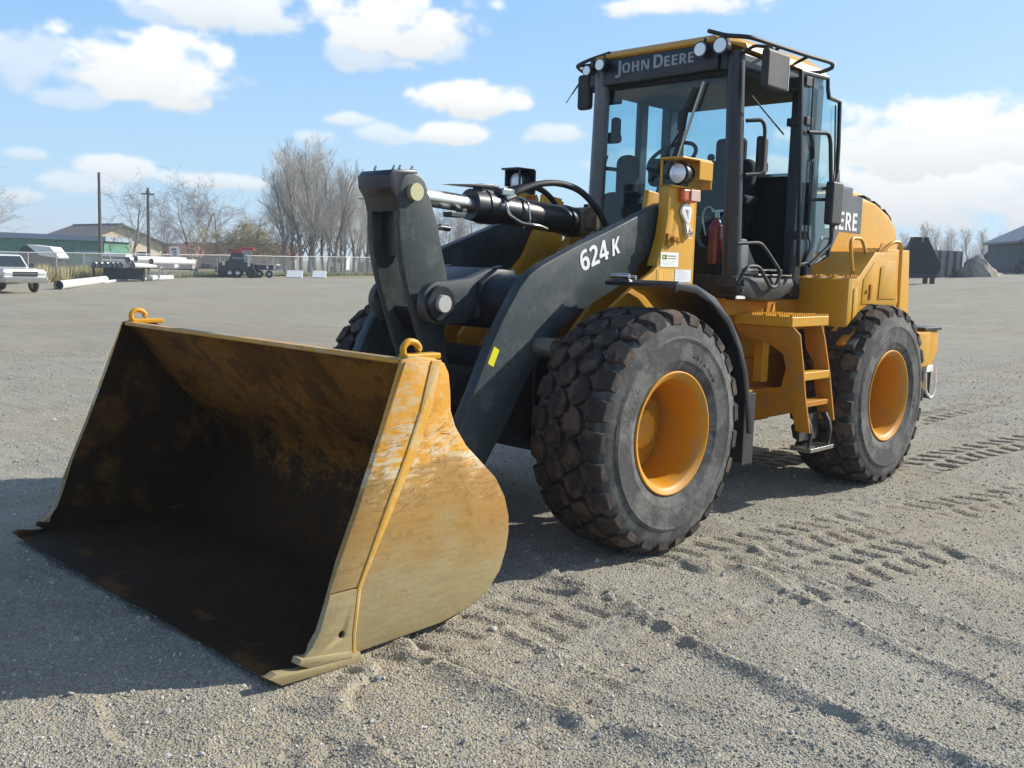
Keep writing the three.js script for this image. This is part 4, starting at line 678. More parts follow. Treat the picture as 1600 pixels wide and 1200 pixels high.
// ------------------------------------------------------------------ the far side of the yard
const FLAT = new THREE.Vector3(DIR.x, 0, DIR.z).normalize(), SIDE = new THREE.Vector3(R0.x, 0, R0.z).normalize();
const FACE = Math.atan2(-SIDE.z, SIDE.x); // turn that puts a thing's x to the right and its z towards the yard's near side
function at(x, t, lift = 0) { // where the sight line of column x is t metres away, on the ground
  const y = 415 + (x - 800) * .03, d = DIR.clone().addScaledVector(RIGHT, (x - 800) / 1529.25).addScaledVector(UP, (600 - y) / 1529.25);
  const px = EYE.x + d.x * t, pz = EYE.z + d.z * t; return [px, groundH(px, -pz, false) + lift, pz];
}
const lb = (x0, x1, y0, y1, z0, z1, r = 0) => { const g = r ? new RoundedBoxGeometry(Math.abs(x1 - x0), Math.abs(y1 - y0), Math.abs(z1 - z0), 2, r) : new THREE.BoxGeometry(Math.abs(x1 - x0), Math.abs(y1 - y0), Math.abs(z1 - z0)); return g.translate((x0 + x1) / 2, (y0 + y1) / 2, (z0 + z1) / 2); };
const lr = (a, b, r, r2 = r, seg = 12) => rod(new THREE.Vector3(...a), new THREE.Vector3(...b), r, r2, seg);
const prism = (pts, z0, z1) => { const g = new THREE.ExtrudeGeometry(new THREE.Shape(pts.map((p) => new THREE.Vector2(...p))), { depth: z1 - z0, bevelEnabled: false }); return g.translate(0, 0, z0); };
const flatc = (r, g, b, o = {}) => std({ color: col(r, g, b), roughness: .8, ...o });
const B = {
  bark: std({ map: dusty([.17, .15, .13], [.30, .28, .24], .6, 1.2, 401), roughness: .95 }), twig: flatc(.34, .30, .265), twigPale: flatc(.48, .44, .385), bush: flatc(.33, .28, .15), pole: flatc(.10, .085, .07),
  galv: flatc(.42, .43, .43, { metalness: .5, roughness: .5 }), green: std({ map: dusty([.085, .24, .165], [.16, .28, .22], .5, 3, 405), roughness: .7 }), eave: flatc(.30, .36, .42), shingle: std({ map: dusty([.13, .12, .115], [.19, .175, .16], .7, 2, 410), roughness: .95 }),
  tan: flatc(.68, .58, .43), redRoof: std({ map: dusty([.19, .085, .06], [.27, .15, .11], .6, 3, 415), roughness: .9 }), wall: flatc(.34, .30, .26), dark: flatc(.02, .025, .028), glass: flatc(.03, .04, .05, { roughness: .1 }), white: flatc(.75, .75, .73), pipe: flatc(.62, .63, .63, { roughness: .45 }),
  navy: flatc(.018, .026, .036, { roughness: .5 }), red: flatc(.42, .04, .03, { roughness: .5 }), tyre: flatc(.02, .02, .021, { roughness: .9 }), slate: std({ map: dusty([.055, .07, .085], [.1, .115, .125], .5, 3, 420), roughness: .7 }), slateRoof: flatc(.13, .16, .20, { roughness: .5 }), plank: flatc(.5, .46, .36),
};
// ---- pickup truck, its nose towards the yard
{ const p = at(38, 41.5), t = thing('pickup_truck', 'white pickup truck with tan lower sides at the left edge of the yard', 'pickup', p, FACE + .88), c = new THREE.Group(); // local +z = nose, x = its left
  t.position.addScaledVector(new THREE.Vector3(Math.sin(FACE + .88), 0, Math.cos(FACE + .88)), -2.55); t.scale.set(.95, .9, .95);
  const paint = phys({ color: col(.74, .73, .69), roughness: .3, clearcoat: .7 }), beige = phys({ color: col(.42, .34, .22), roughness: .35, clearcoat: .5 });
  const arch = (z, r) => circle(z, .42, r, 10, Math.PI, 0);
  const sidePts = [[2.70, .62], [2.72, .98], [2.60, 1.08], [1.35, 1.20], [-2.75, 1.20], [-2.78, .55], [-2.15, .50], ...arch(-1.68, .47), [-1.15, .42], [1.10, .42], ...arch(1.68, .47), [2.2, .48]];
  const bodyG = prism(sidePts, -.93, .93).rotateY(-Math.PI / 2); part('body', bodyG, paint, t);
  for (const s of [1, -1]) part('lower_side', prism([[2.66, .52], [2.68, .82], [-2.74, .82], [-2.74, .55], [-2.15, .50], ...arch(-1.68, .48), [-1.15, .40], [1.10, .40], ...arch(1.68, .48), [2.2, .48]], s > 0 ? .93 : -.955, s > 0 ? .955 : -.93).rotateY(-Math.PI / 2), beige, t);
  part('cab', prism([[1.30, 1.18], [.62, 1.74], [.45, 1.80], [-.95, 1.82], [-1.15, 1.74], [-1.25, 1.18]], -.78, .78).rotateY(-Math.PI / 2), paint, t);
  part('windshield', prism([[1.27, 1.23], [1.29, 1.24], [.66, 1.735], [.63, 1.73]], -.70, .70).rotateY(-Math.PI / 2), B.glass, t);
  for (const s of [1, -1]) { const f = s > 0 ? [.78, .79] : [-.79, -.78]; part('side_window', prism([[1.05, 1.22], [.58, 1.68], [-.1, 1.72], [-.1, 1.22]], ...f).rotateY(-Math.PI / 2), B.glass, t); part('side_window', prism([[-.2, 1.22], [-.2, 1.72], [-.85, 1.70], [-1.0, 1.22]], ...f).rotateY(-Math.PI / 2), B.glass, t); part('headlight', lb(s * .56, s * .90, .84, 1.02, 2.62, 2.735, .02), M.lens, t); part('mirror', lb(s * .95, s * 1.15, 1.2, 1.4, .95, 1.05, .02), B.dark, t); }
  part('hood', lb(-.88, .88, 1.06, 1.14, 1.3, 2.6, .03), paint, t);
  part('grille', lb(-.54, .54, .80, 1.02, 2.66, 2.74, .01), B.dark, t); part('grille_bar', lb(-.9, .9, .905, .94, 2.70, 2.755, .008), M.steel, t);
  part('bumper', lb(-.96, .96, .50, .76, 2.62, 2.86, .05), M.steel, t); part('bed_liner', lb(-.8, .8, 1.195, 1.21, -2.7, -1.35), B.dark, t);
  for (const [x, z] of [[.82, 1.68], [-.82, 1.68], [.82, -1.68], [-.82, -1.68]]) { const w = sub('wheel', t); w.position.set(x, .39, z); part('tyre', new THREE.TorusGeometry(.28, .115, 12, 32).rotateY(Math.PI / 2), B.tyre, w); part('rim', new THREE.CylinderGeometry(.21, .21, .16, 20).rotateZ(Math.PI / 2), M.steel, w); }
}
// ---- chain link fence
{ const pts = [[-190, 46], [-20, 54], [90, 61], [190, 68], [280, 74], [440, 84], [620, 97], [900, 118]].map(([x, t]) => at(x, t));
  const curve = new THREE.CatmullRomCurve3(pts.map((p) => new THREE.Vector3(p[0], 0, p[2]))), len = curve.getLength(), n = Math.round(len / 3);
  const fence = thing('chain_link_fence', 'long grey chain link fence along the far side of the yard', 'fence');
  const P = curve.getSpacedPoints(n).map((v) => v.setY(groundH(v.x, -v.z, false))), posts = new THREE.CylinderGeometry(.04, .04, 1.75, 8).translate(0, .87, 0), fabric = std({ color: col(.22, .23, .23), transparent: true, opacity: .22, roughness: .7 }), rails = new THREE.CylinderGeometry(.028, .028, 1, 6);
  P.forEach((v, i) => { const m = new THREE.Mesh(posts, B.galv); m.name = 'post'; m.position.copy(v); m.castShadow = true; fence.add(m);
    if (i) { const a = P[i - 1], mid = a.clone().add(v).multiplyScalar(.5), L = a.distanceTo(v), r = new THREE.Mesh(rails, B.galv); r.name = 'top_rail'; r.position.copy(mid).y += 1.72; r.scale.y = L; r.quaternion.setFromUnitVectors(new THREE.Vector3(0, 1, 0), v.clone().sub(a).normalize()); fence.add(r);
      const g = new THREE.BufferGeometry(); g.setAttribute('position', new THREE.Float32BufferAttribute([a.x, a.y + .03, a.z, v.x, v.y + .03, v.z, v.x, v.y + 1.7, v.z, a.x, a.y + .03, a.z, v.x, v.y + 1.7, v.z, a.x, a.y + 1.7, a.z], 3)); g.computeVertexNormals(); part('mesh_panel', g, fabric, fence); } });
}
// ---- dry grass
function grassPatch(name, label, cat, list, tone, seed) {
  const r = rng(seed), v = []; for (let i = 0; i < 9; i++) { const a = r() * 6.3, l = .25 + .75 * r(), bx = Math.cos(a) * .14 * r(), bz = Math.sin(a) * .14 * r(), w = .016, dx = Math.cos(a) * .22 * r(), dz = Math.sin(a) * .22 * r(); v.push(bx - w, 0, bz, bx + w, 0, bz + w, bx + dx, l, bz + dz); }
  const g = new THREE.BufferGeometry(); g.setAttribute('position', new THREE.Float32BufferAttribute(v, 3)); g.computeVertexNormals();
  const im = new THREE.InstancedMesh(g, std({ color: 0xffffff, roughness: .9 }), list.length), o = new THREE.Object3D(), c = new THREE.Color();
  list.forEach(([x, t, h], i) => { const p = at(x, t); o.position.set(...p); o.rotation.y = r() * 6.3; o.scale.set(1.2 + r(), h * (.5 + .8 * r()), 1.2 + r()); o.updateMatrix(); im.setMatrixAt(i, o.matrix); const k = .7 + .6 * r(); im.setColorAt(i, r() < .82 ? c.setRGB(tone[0] * k, tone[1] * k, tone[2] * k) : c.setRGB(.16 * k, .19 * k, .06 * k)); });
  im.name = name; im.userData = { kind: 'stuff', label, category: cat }; im.castShadow = true; scene.add(im);
}
{ const r = rng(12), a = [], b = [];
  for (let i = 0; i < 4200; i++) { const x = -120 + 340 * r(), base = 54.5 + (x + 20) / 210 * 14; a.push([x, base + (r() < .6 ? -1 - 3 * r() : 4 * r()), (.55 + .55 * fbm(x * .06, 1, 3, 60)) * (x > 60 && x < 215 ? 1 : .7)]); }
  for (let i = 0; i < 2600; i++) { const x = 250 + 380 * r(); b.push([x, 76 + (x - 280) / 160 * 10 + 8 * (r() - .3), .18 + .25 * r()]); }
  grassPatch('dry_grass', 'tall straw coloured dry grass along the fence', 'grass', a, [.46, .40, .22], 31);
  grassPatch('roadside_grass', 'short yellow green grass under the far poplars', 'grass', b, [.30, .31, .12], 32);
}
// ---- irrigation pipes
function pipe(label, a, b, r, group, lift = r) { // hollow pipe from one ground point to another
  const A = new THREE.Vector3(...a), Bv = new THREE.Vector3(...b); A.y += lift; Bv.y += lift; const L = A.distanceTo(Bv);
  const g = new THREE.LatheGeometry([[r * .86, L], [r, L], [r, 0], [r * .86, 0], [r * .86, L]].map(([x, y]) => new THREE.Vector2(x, y)), 20).toNonIndexed(); g.computeVertexNormals();
  const t = thing('irrigation_pipe', label, 'pipe', A.toArray(), 0, group); t.quaternion.setFromUnitVectors(new THREE.Vector3(0, 1, 0), Bv.sub(A).normalize());
  part('pipe_wall', g, B.pipe, t); part('pipe_end', new THREE.LatheGeometry([[r * .86, .02], [r * 1.06, .02], [r * 1.06, -.01], [r * .86, -.01], [r * .86, .02]].map(([x, y]) => new THREE.Vector2(x, y)), 20), B.dark, t); part('bore', new THREE.CylinderGeometry(r * .87, r * .87, .02, 16).translate(0, .35, 0), B.dark, t); return t;
}
pipe('thick white pipe lying alone on the gravel near the pickup', at(90, 46), at(163, 57), .21);
pipe('thin white pipe lying beyond the thick pipe end', at(160, 56), at(208, 66), .08);
pipe('white pipe lying on the ground under the stacked pipe ends', at(222, 62), at(268, 68), .16);
{ const row = [146, 155, 164, 173, 180.5, 188, 207], g = 'pipes stacked side by side on the dark rack';
  const nth = ['first', 'second', 'third', 'fourth', 'fifth', 'sixth', 'last']; row.forEach((x, i) => { const a = at(x, 60), d = SIDE.clone().multiplyScalar(1.3).addScaledVector(FLAT, 4); pipe(`${nth[i]} light grey pipe from the left in the lower row on the dark rack`, a, [a[0] + d.x, a[1], a[2] + d.z], .17, g, 1.0); });
  [[199, 1.34, .9], [212, 1.42, 1.9], [236, 1.25, 1.5]].forEach(([x, h, k], i) => { const a = at(x, 60.3), d = SIDE.clone().multiplyScalar(k).addScaledVector(FLAT, 3.4); pipe(['short light grey pipe lying left on top of the pipe row', 'long light grey pipe lying highest on the pipe row', 'light grey pipe at the right end on top of the pipe row'][i], a, [a[0] + d.x, a[1], a[2] + d.z], .17, null, h); });
  const p = at(192, 60.6), t = thing('pipe_rack', 'dark steel rack carrying a row of pipe ends', 'rack', p, FACE);
  part('rack_panel', lb(-1.25, 1.25, .12, .80, -.3, 0, .02), B.navy, t); part('rack_beam', lb(-2.0, 1.6, .78, .86, -.2, -.05), B.navy, t); part('rack_beam', lb(-2.0, 3.2, .74, .82, -4.6, -4.4), B.navy, t);
  for (const x of [-1.9, -.4, 1.2]) part('rack_post', lb(x - .05, x + .05, -.1, .8, -.22, -.1), B.navy, t);
  const f = thing('support_stand', 'white upright pipe stand right of the pipe rack', 'frame', at(240, 62), FACE); part('upright', lr([-.72, -.05, 0], [-.72, .85, 0], .06), B.pipe, f); part('upright', lr([.36, .2, 0], [.36, 1.0, 0], .06), B.pipe, f); part('crossbar', lr([-.72, .85, 0], [.9, 1.05, 0], .06), B.pipe, f);
}
{ const s = thing('yard_sign', 'white sign board with blurred dark print tilted on the fence', 'sign', at(276, 72.5), FACE + .1);
  const c = document.createElement('canvas'); c.width = 128; c.height = 160; const k = c.getContext('2d'); k.fillStyle = '#e9e6de'; k.fillRect(0, 0, 128, 160); k.fillStyle = '#8a7f7a'; k.fillRect(26, 20, 70, 26); k.fillRect(40, 56, 62, 18); k.fillStyle = '#b98d84'; k.fillRect(48, 82, 48, 22); k.fillStyle = '#9a948c'; k.fillRect(28, 124, 70, 12);
  const t = new THREE.CanvasTexture(c); t.colorSpace = THREE.SRGBColorSpace; const g = new THREE.BoxGeometry(.66, 1.05, .03).translate(0, 1.82, .08); g.rotateZ(.08); part('board', g, std({ map: t, roughness: .6 }), s, true); part('post', lr([.2, 0, 0], [.2, 2.2, 0], .03), B.galv, s);
}
// ---- dark utility truck with red gear, trailer, slabs
{ const t = thing('utility_truck', 'dark utility truck loaded with red equipment in front of the fence', 'truck', at(372, 77), FACE + .12);
  part('body', prism([[-1.38, .45], [-1.38, 1.0], [-1.2, 1.18], [-.9, 1.25], [-.3, 1.45], [.55, 1.5], [.6, 1.2], [1.25, 1.15], [1.3, .45]], -1.0, .9), B.navy, t); part('cab', prism([[-.62, 1.35], [-.38, 1.92], [.42, 1.95], [.5, 1.4]], -.85, .75), B.navy, t); part('window', prism([[-.5, 1.42], [-.34, 1.8], [.3, 1.82], [.34, 1.45]], .75, .765), B.glass, t);
  part('red_hopper', [prism([[-.45, 1.92], [-.5, 2.05], [-.42, 2.2], [.2, 2.22], [.35, 2.12], [.35, 1.94]], -.6, .6)], B.red, t); part('red_boom', lb(.28, 1.25, 2.14, 2.38, -.25, .25, .05), B.red, t); part('boom_tip', lb(-.75, -.45, 2.1, 2.2, -.1, .1, .03), B.dark, t);
  for (const x of [.55, .72, .9, 1.08]) part('stake', lb(x - .035, x + .035, 1.2, 2.15, .4, .47), B.galv, t);
  part('crossbar', lb(-.3, 1.1, 1.5, 1.56, .9, .94), B.galv, t); part('chrome_stack', lr([.95, .9, .93], [.95, 1.75, .93], .12), M.steel, t); part('side_tank', lr([-.95, .95, .93], [-.95, 1.3, .93], .16), M.steel, t);
  for (const [x, z] of [[-1.05, .75], [-.5, .8], [.1, .8], [1.12, .85], [-.5, -.8], [1.12, -.85]]) { const w = sub('wheel', t); w.position.set(x, .42, z); part('tyre', new THREE.TorusGeometry(.28, .14, 10, 26), B.tyre, w); part('rim', new THREE.CylinderGeometry(.17, .17, .2, 18).rotateX(Math.PI / 2), x > -1 && x < .5 ? B.white : B.tyre, w); }
}
{ const t = thing('flatbed_trailer', 'small flatbed trailer with a pale plank deck beside the dark truck', 'trailer', at(420, 78), FACE + .1);
  part('deck', lb(-1.0, .75, 1.0, 1.08, -1, 1), B.plank, t); part('frame', lb(-.95, .7, .62, 1.0, -.9, .9), B.navy, t); part('light_panel', lb(-.05, .1, .72, .95, .9, .92), B.white, t); part('light_panel', lb(.5, .66, .68, .98, .9, .92), B.white, t); part('tongue', lb(.7, 1.3, .16, .24, -.05, .05), B.dark, t);
  for (const x of [-.6, .15]) { const w = sub('wheel', t); w.position.set(x, .3, .8); part('tyre', new THREE.TorusGeometry(.2, .1, 10, 22), B.tyre, w); part('rim', new THREE.CylinderGeometry(.12, .12, .14, 14).rotateX(Math.PI / 2), B.galv, w); }
}
[[459, 78, 1.28, 'white concrete slab leaning in front of the poplars, nearer the trailer'], [498, 79, 1.12, 'white concrete slab leaning in front of the poplars, farther from the trailer']].forEach(([x, t, w, label]) => { const s = thing('concrete_slab', label, 'slab', at(x, t), FACE); part('slab', prism([[-w / 2, 0], [-w / 2 - .03, 1.0], [w / 2 - .08, 1.02], [w / 2, 0]], -.12, 0).rotateX(-.92), B.white, s); part('foot', lb(-w / 2, w / 2, -.05, .08, -.5, -.05), B.wall, s); });
// ---- poles
[[157, 76, 7.9, 'tall wooden utility pole behind the green shed', 0], [232.5, 80, 7.05, 'shorter wooden pole between the pipes and the bare trees', .5], [575, 95, 7.8, 'wooden utility pole right of the poplars', 1.0]].forEach(([x, t, h, label, arm]) => { const p = thing('utility_pole', label, 'pole', at(x, t), FACE + .3); part('pole', lr([0, -.2, 0], [0, h, 0], .15, .10, 12), B.pole, p); if (arm) part('crossarm', lb(-arm, arm, h - .55, h - .43, -.06, .06), B.pole, p); for (const k of [-1, 1]) part('insulator', lr([k * .3 * arm, h - .43, 0], [k * .3 * arm, h - .25, 0], .04), B.galv, p); });
// ---- buildings on the left
function windows(parent, list, z, mat = B.glass) { for (const [x0, x1, y0, y1] of list) { const w = part('window', lb(x0, x1, y0, y1, z, z + .05), B.white, parent); part('pane', lb(x0 + .08, x1 - .08, y0 + .08, y1 - .08, z + .05, z + .06), mat, w); } }
{ const b = thing('green_shed', 'long green metal shed with a pale blue roof edge', 'shed', at(20, 92), FACE);
  part('wall', lb(-9, 8.6, -.3, 3.15, -6, 0), B.green, b); const rf = part('roof', prism([[-9.3, 3.15], [-9.3, 3.7], [8.9, 3.5], [8.9, 3.05]], -6.2, .35), B.eave, b); for (let x = -8.6; x < 8.6; x += .6) part('wall_rib', lb(x, x + .05, -.3, 3.1, 0, .035), B.green, b); part('door', lb(5.2, 7.4, 0, 2.4, .02, .06), B.green, b);
}
{ const b = thing('open_lean_to', 'black open shed with a bright sloping white roof', 'shed', at(62, 84), FACE);
  part('wall', prism([[-1.9, -.2], [-1.9, 1.6], [-1.5, 2.2], [-.9, 2.35], [.2, 1.5], [1.2, 1.25], [1.25, -.2]], -2, 0), B.dark, b); part('roof', prism([[-.95, 2.4], [-.95, 2.32], [.1, 1.52], [1.65, 1.3], [1.7, 1.4], [1.0, 2.25]], -1.8, .2), B.white, b);
}
{ const b = thing('teal_shed', 'small teal shed with a flat roof behind the fence', 'shed', at(142, 84), FACE); part('wall', lb(-1.15, 1.1, -.2, 1.75, -2.5, 0), B.green, b); part('roof', lb(-1.3, 1.2, 1.75, 1.9, -2.6, .15), B.eave, b); part('door', lb(-.5, .2, 0, 1.4, .01, .05), B.eave, b); }
{ const b = thing('white_stock_trailer', 'low white trailer with dark slots behind the fence', 'trailer', at(176, 82), FACE); for (const y of [.75, 1.1, 1.5]) part('side_board', lb(-1.0, 1.1, y, y + .2, -1.4, 0), B.white, b); part('interior', lb(-.95, 1.05, .7, 1.6, -1.35, -.05), B.dark, b); for (const x of [-.5, .5]) part('wheel', new THREE.TorusGeometry(.24, .11, 8, 20).translate(x, .33, .05), B.tyre, b); }
{ const b = thing('brown_roofed_house', 'large house with a wide brown shingle roof and tan gable', 'house', at(190, 113), FACE + .8);
  const slope = (sx) => prism([[0, 5.0], [0, 5.22], [sx * 5.6, 3.02], [sx * 5.6, 2.8]], -13.5, .5);
  part('wall', lb(-5, 5, -.6, 3.0, -13, -.12), B.wall, b); part('gable_wall', prism([[-5, -.6], [-5, 3.0], [0, 4.98], [5, 3.0], [5, -.6]], -.12, 0), B.tan, b);
  const rf = part('roof', slope(-1), B.shingle, b); part('roof', slope(1), B.shingle, b); part('ridge_cap', lb(-.15, .15, 5.18, 5.28, -13.5, .5), B.shingle, rf);
  windows(b, [[-3.2, -2, 1.0, 2.2], [1.8, 3, 1.0, 2.2]], 0);
  part('side_wing', lb(-11, -5, -.6, 2.6, -13, -5), B.wall, b); part('roof', prism([[-5, 3.3], [-5, 3.5], [-11.5, 2.7], [-11.5, 2.5]], -13.4, -4.6), B.shingle, b);
}
[[268, 128, 5.2, 2.6, 'low house with a red brown roof behind the white sign'], [318, 135, 5.8, 2.9, 'low red roofed house behind the broad bare trees'], [402, 132, 9, 2.75, 'long red roofed house behind the dark truck'], [650, 150, 9, 2.6, 'low red roofed house glimpsed past the bell crank']].forEach(([x, t, w, h, label]) => { const b = thing('red_roofed_house', label, 'house', at(x, t), FACE + .1); part('wall', lb(-w / 2, w / 2, -.5, h - .9, -6, 0), B.wall, b); part('roof', prism([[.5, h - 1], [.5, h - .85], [-3, h + .75], [-6.5, h - .85], [-6.5, h - 1]], -w / 2 - .4, w / 2 + .4).rotateY(-Math.PI / 2), B.redRoof, b); part('chimney', lb(w * .2, w * .2 + .5, h, h + 1, -3.4, -2.9), B.redRoof, b); windows(b, [[-w * .3, -w * .3 + .9, .7, 1.5], [w * .05, w * .05 + .9, .7, 1.5], [w * .3, w * .3 + .9, .7, 1.5]], 0); });
{ const b = thing('far_white_van', 'pale van parked far behind the poplar trunks', 'van', at(528, 104), FACE); part('body', lb(-.9, .9, .35, 1.9, -2, 0, .12), B.white, b); part('window', lb(-.6, .6, 1.15, 1.7, .0, .01), B.glass, b); for (const x of [-.55, .55]) part('wheel', new THREE.TorusGeometry(.22, .1, 8, 18).translate(x, .32, .02), B.tyre, b); }
{ const b = thing('far_white_roof', 'low white building behind the pole right of the poplars', 'building', at(592, 118), FACE); part('wall', lb(-2.6, 2.6, -.3, 1.2, -4, 0), B.wall, b); part('roof', lb(-2.9, 2.9, 1.2, 1.75, -4.2, .2), B.white, b); }
// ---- bare trees
const NTH = ['first', 'second', 'third', 'fourth', 'fifth', 'sixth', 'seventh', 'eighth', 'ninth', 'tenth', 'eleventh'];
function branchSet() { return { p: [], n: [] }; }
function limb(set, a, d, len, r, bendv, sides, rnd, segs) { // tapering crooked limb; returns points with directions
  const out = [{ p: a.clone(), d: d.clone(), r }]; let P = a.clone(), D = d.clone();
  const ringAt = (p, dir, rad) => { const u = new THREE.Vector3(1, 0, 0).cross(dir); if (u.lengthSq() < .01) u.set(0, 0, 1).cross(dir); u.normalize(); const v = dir.clone().cross(u); return Array.from({ length: sides }, (_, i) => { const t = i / sides * 6.2832; return p.clone().addScaledVector(u, Math.cos(t) * rad).addScaledVector(v, Math.sin(t) * rad); }); };
  let R = ringAt(P, D, r);
  for (let i = 1; i <= segs; i++) {
    D.add(new THREE.Vector3(rnd() - .5, rnd() - .5 + bendv, rnd() - .5).multiplyScalar(.34)).normalize(); P = P.clone().addScaledVector(D, len / segs);
    const rad = r * (1 - .72 * i / segs), Q = ringAt(P, D, rad);
    for (let k = 0; k < sides; k++) { const m = (k + 1) % sides; for (const v of [R[k], Q[k], Q[m], R[k], Q[m], R[m]]) set.p.push(v.x, v.y, v.z); }
    out.push({ p: P.clone(), d: D.clone(), r: rad }); R = Q;
  }
  return out;
}
function treeGeo({ seed, h, trunks = 1, upright = .5, spread = .5, first = .2, twigs = 6, lean = .1, fine = .012, reach = 1 }) {
  const rnd = rng(seed), wood = branchSet(), tw = branchSet();
  const grow = (pts, len, r, level) => {
    const n = level === 1 ? Math.round((reach < 1 ? 20 : 11) * Math.sqrt(h / 9)) : level === 2 ? 6 : twigs;
    for (let i = 0; i < n; i++) {
      const k = level === 1 ? first + (1 - first) * (i + rnd()) / n : .2 + .8 * (i + rnd()) / n, q = k * (pts.length - 1), j = Math.min(pts.length - 2, Math.floor(q)), f = q - j, A = pts[j].p.clone().lerp(pts[j + 1].p, f), D = pts[j + 1].d;
      const az = rnd() * 6.283 + i * 2.4, side = new THREE.Vector3(Math.cos(az), 0, Math.sin(az)); side.addScaledVector(D, -side.dot(D)).normalize();
      const open = mix(1.15, .38, upright) * (.75 + .5 * rnd()), d = D.clone().multiplyScalar(Math.cos(open)).addScaledVector(side, Math.sin(open)).normalize();
      const L = level === 1 ? reach * len * mix(.75, .35, k) * mix(.55, 1, spread) * (.8 + .4 * rnd()) : len * (.38 + .3 * rnd()), R = Math.max(fine, (pts[j].r * (1 - f) + pts[j + 1].r * f) * (level === 1 ? .42 : .5));
      const c = limb(level < 2 ? wood : tw, A, d, L, R, upright * .35, level < 2 ? 5 : 3, rnd, level < 3 ? 4 : 2);
      if (level < 4) grow(c, L, R, level + 1);
    }
  };
  for (let t = 0; t < trunks; t++) { const a = t * 2.3, o = trunks > 1 ? .25 : 0, T = limb(wood, new THREE.Vector3(Math.cos(a) * o, -.2, Math.sin(a) * o), new THREE.Vector3(Math.cos(a) * lean, 1, Math.sin(a) * lean).normalize(), h * (trunks > 1 ? .85 + .15 * rnd() : .92), h * .019 / Math.sqrt(trunks) + .03, .12, 8, rnd, 8); grow(T, h, 0, 1); }
  return [wood, tw].map((s) => { const g = new THREE.BufferGeometry(); g.setAttribute('position', new THREE.Float32BufferAttribute(s.p, 3)); g.computeVertexNormals(); return g; });
}
function treeProto(name, spec, twigMat) { const t = new THREE.Group(), [w, g] = treeGeo(spec); part('trunk', w, B.bark, t); part('crown', g, twigMat, t); return t; }
const KIND = {
  poplar: treeProto('poplar', { seed: 3, h: 12, upright: .88, spread: .5, first: .13, reach: .55, twigs: 4, fine: .013 }, B.twigPale), poplarB: treeProto('poplar', { seed: 8, h: 12, upright: .86, spread: .5, first: .12, reach: .6, twigs: 4, trunks: 2, lean: .05, fine: .012 }, B.twigPale),
  broad: treeProto('broad', { seed: 15, h: 9, upright: .35, spread: .95, first: .22, twigs: 4, fine: .013 }, B.twig), broadB: treeProto('broad', { seed: 27, h: 9, upright: .5, spread: .9, first: .18, twigs: 4, trunks: 2, lean: .22, fine: .013 }, B.twig),
  shrub: treeProto('shrub', { seed: 41, h: 4, upright: .55, spread: 1.1, first: .05, twigs: 5, trunks: 4, lean: .45, fine: .014 }, B.bush),
};
function tree(name, kind, x, t, h, label, group, base = { poplar: 12, poplarB: 12, broad: 9, broadB: 9, shrub: 4 }[kind], wide = 1) { const o = KIND[kind].clone(); o.name = numbered(name); o.position.set(...at(x, t)); const s = h / base; o.scale.set(s * wide, s, s * wide); o.rotation.y = x * 1.7; scene.add(o); return tag(o, label, 'tree', group); }
tree('bare_tree', 'broad', 208, 94, 7.5, 'broad bare tree in front of the tan gable');
tree('bare_tree', 'broadB', 255, 104, 4.6, 'small bare tree left of the broad pair, above the red roof');
tree('bare_tree', 'broadB', 304, 104, 7.3, 'bare many stemmed tree in the middle of the skyline, left one of a pair', null, 9, 1.1);
tree('bare_tree', 'broad', 338, 106, 7.2, 'bare tree in the middle of the skyline, right one of a pair');
tree('bare_tree', 'broad', 396, 108, 6.6, 'bare tree behind the red topped dark truck');
tree('budding_shrub', 'shrub', 372, 98, 4.0, 'round yellow green shrub behind the dark truck', null, 4, 1.25); tree('budding_shrub', 'shrub', 402, 101, 3.4, 'low yellow green shrub beside the rounder taller shrub', null, 4, 1.3);
[[447, 92, 9.2], [459, 95, 10.8], [472, 91, 11.0], [483, 96, 11.4], [495, 92, 10.9], [508, 97, 10.2], [522, 94, 9.8], [537, 99, 9.6], [553, 96, 9.0], [567, 101, 8.6]].forEach(([x, t, h], i) => tree('poplar_tree', i % 2 ? 'poplarB' : 'poplar', x, t, h, `${NTH[i]} bare poplar from the left in the tall grove left of the bell crank`, 'bare poplars in the grove', 12, .85 + .2 * hash(i, 1, 1)));
[[598, 120, 8.2], [622, 128, 8], [640, 132, 7], [672, 128, 6.6], [697, 130, 6.8], [716, 134, 7.2], [742, 131, 7.4], [765, 136, 7.2], [790, 132, 7.8], [820, 138, 7.2], [850, 136, 7.0]].forEach(([x, t, h], i) => tree('distant_bare_tree', ['broad', 'broadB', 'poplarB'][i % 3], x, t, h, `${NTH[i]} distant bare tree from the left in the row behind the boom`, 'bare trees in the row behind the boom', i % 3 === 2 ? 12 : 9, 1.1));
[[1418, 230, 8.5], [1442, 225, 9.6], [1466, 235, 10.2], [1482, 240, 9.4], [1510, 228, 9.8], [1531, 240, 9.2], [1556, 232, 9], [1590, 230, 9]].forEach(([x, t, h], i) => tree('distant_poplar', i % 2 ? 'poplarB' : 'poplar', x, t, h, `${NTH[i]} pale distant poplar from the left above the sheds on the right`, 'distant poplars on the right', 12, 1.1));
[[-38, 98, 7.0, 'bare tree beyond the left end of the green shed']].forEach(([x, t, h, l]) => tree('bare_tree', 'broadB', x, t, h, l));
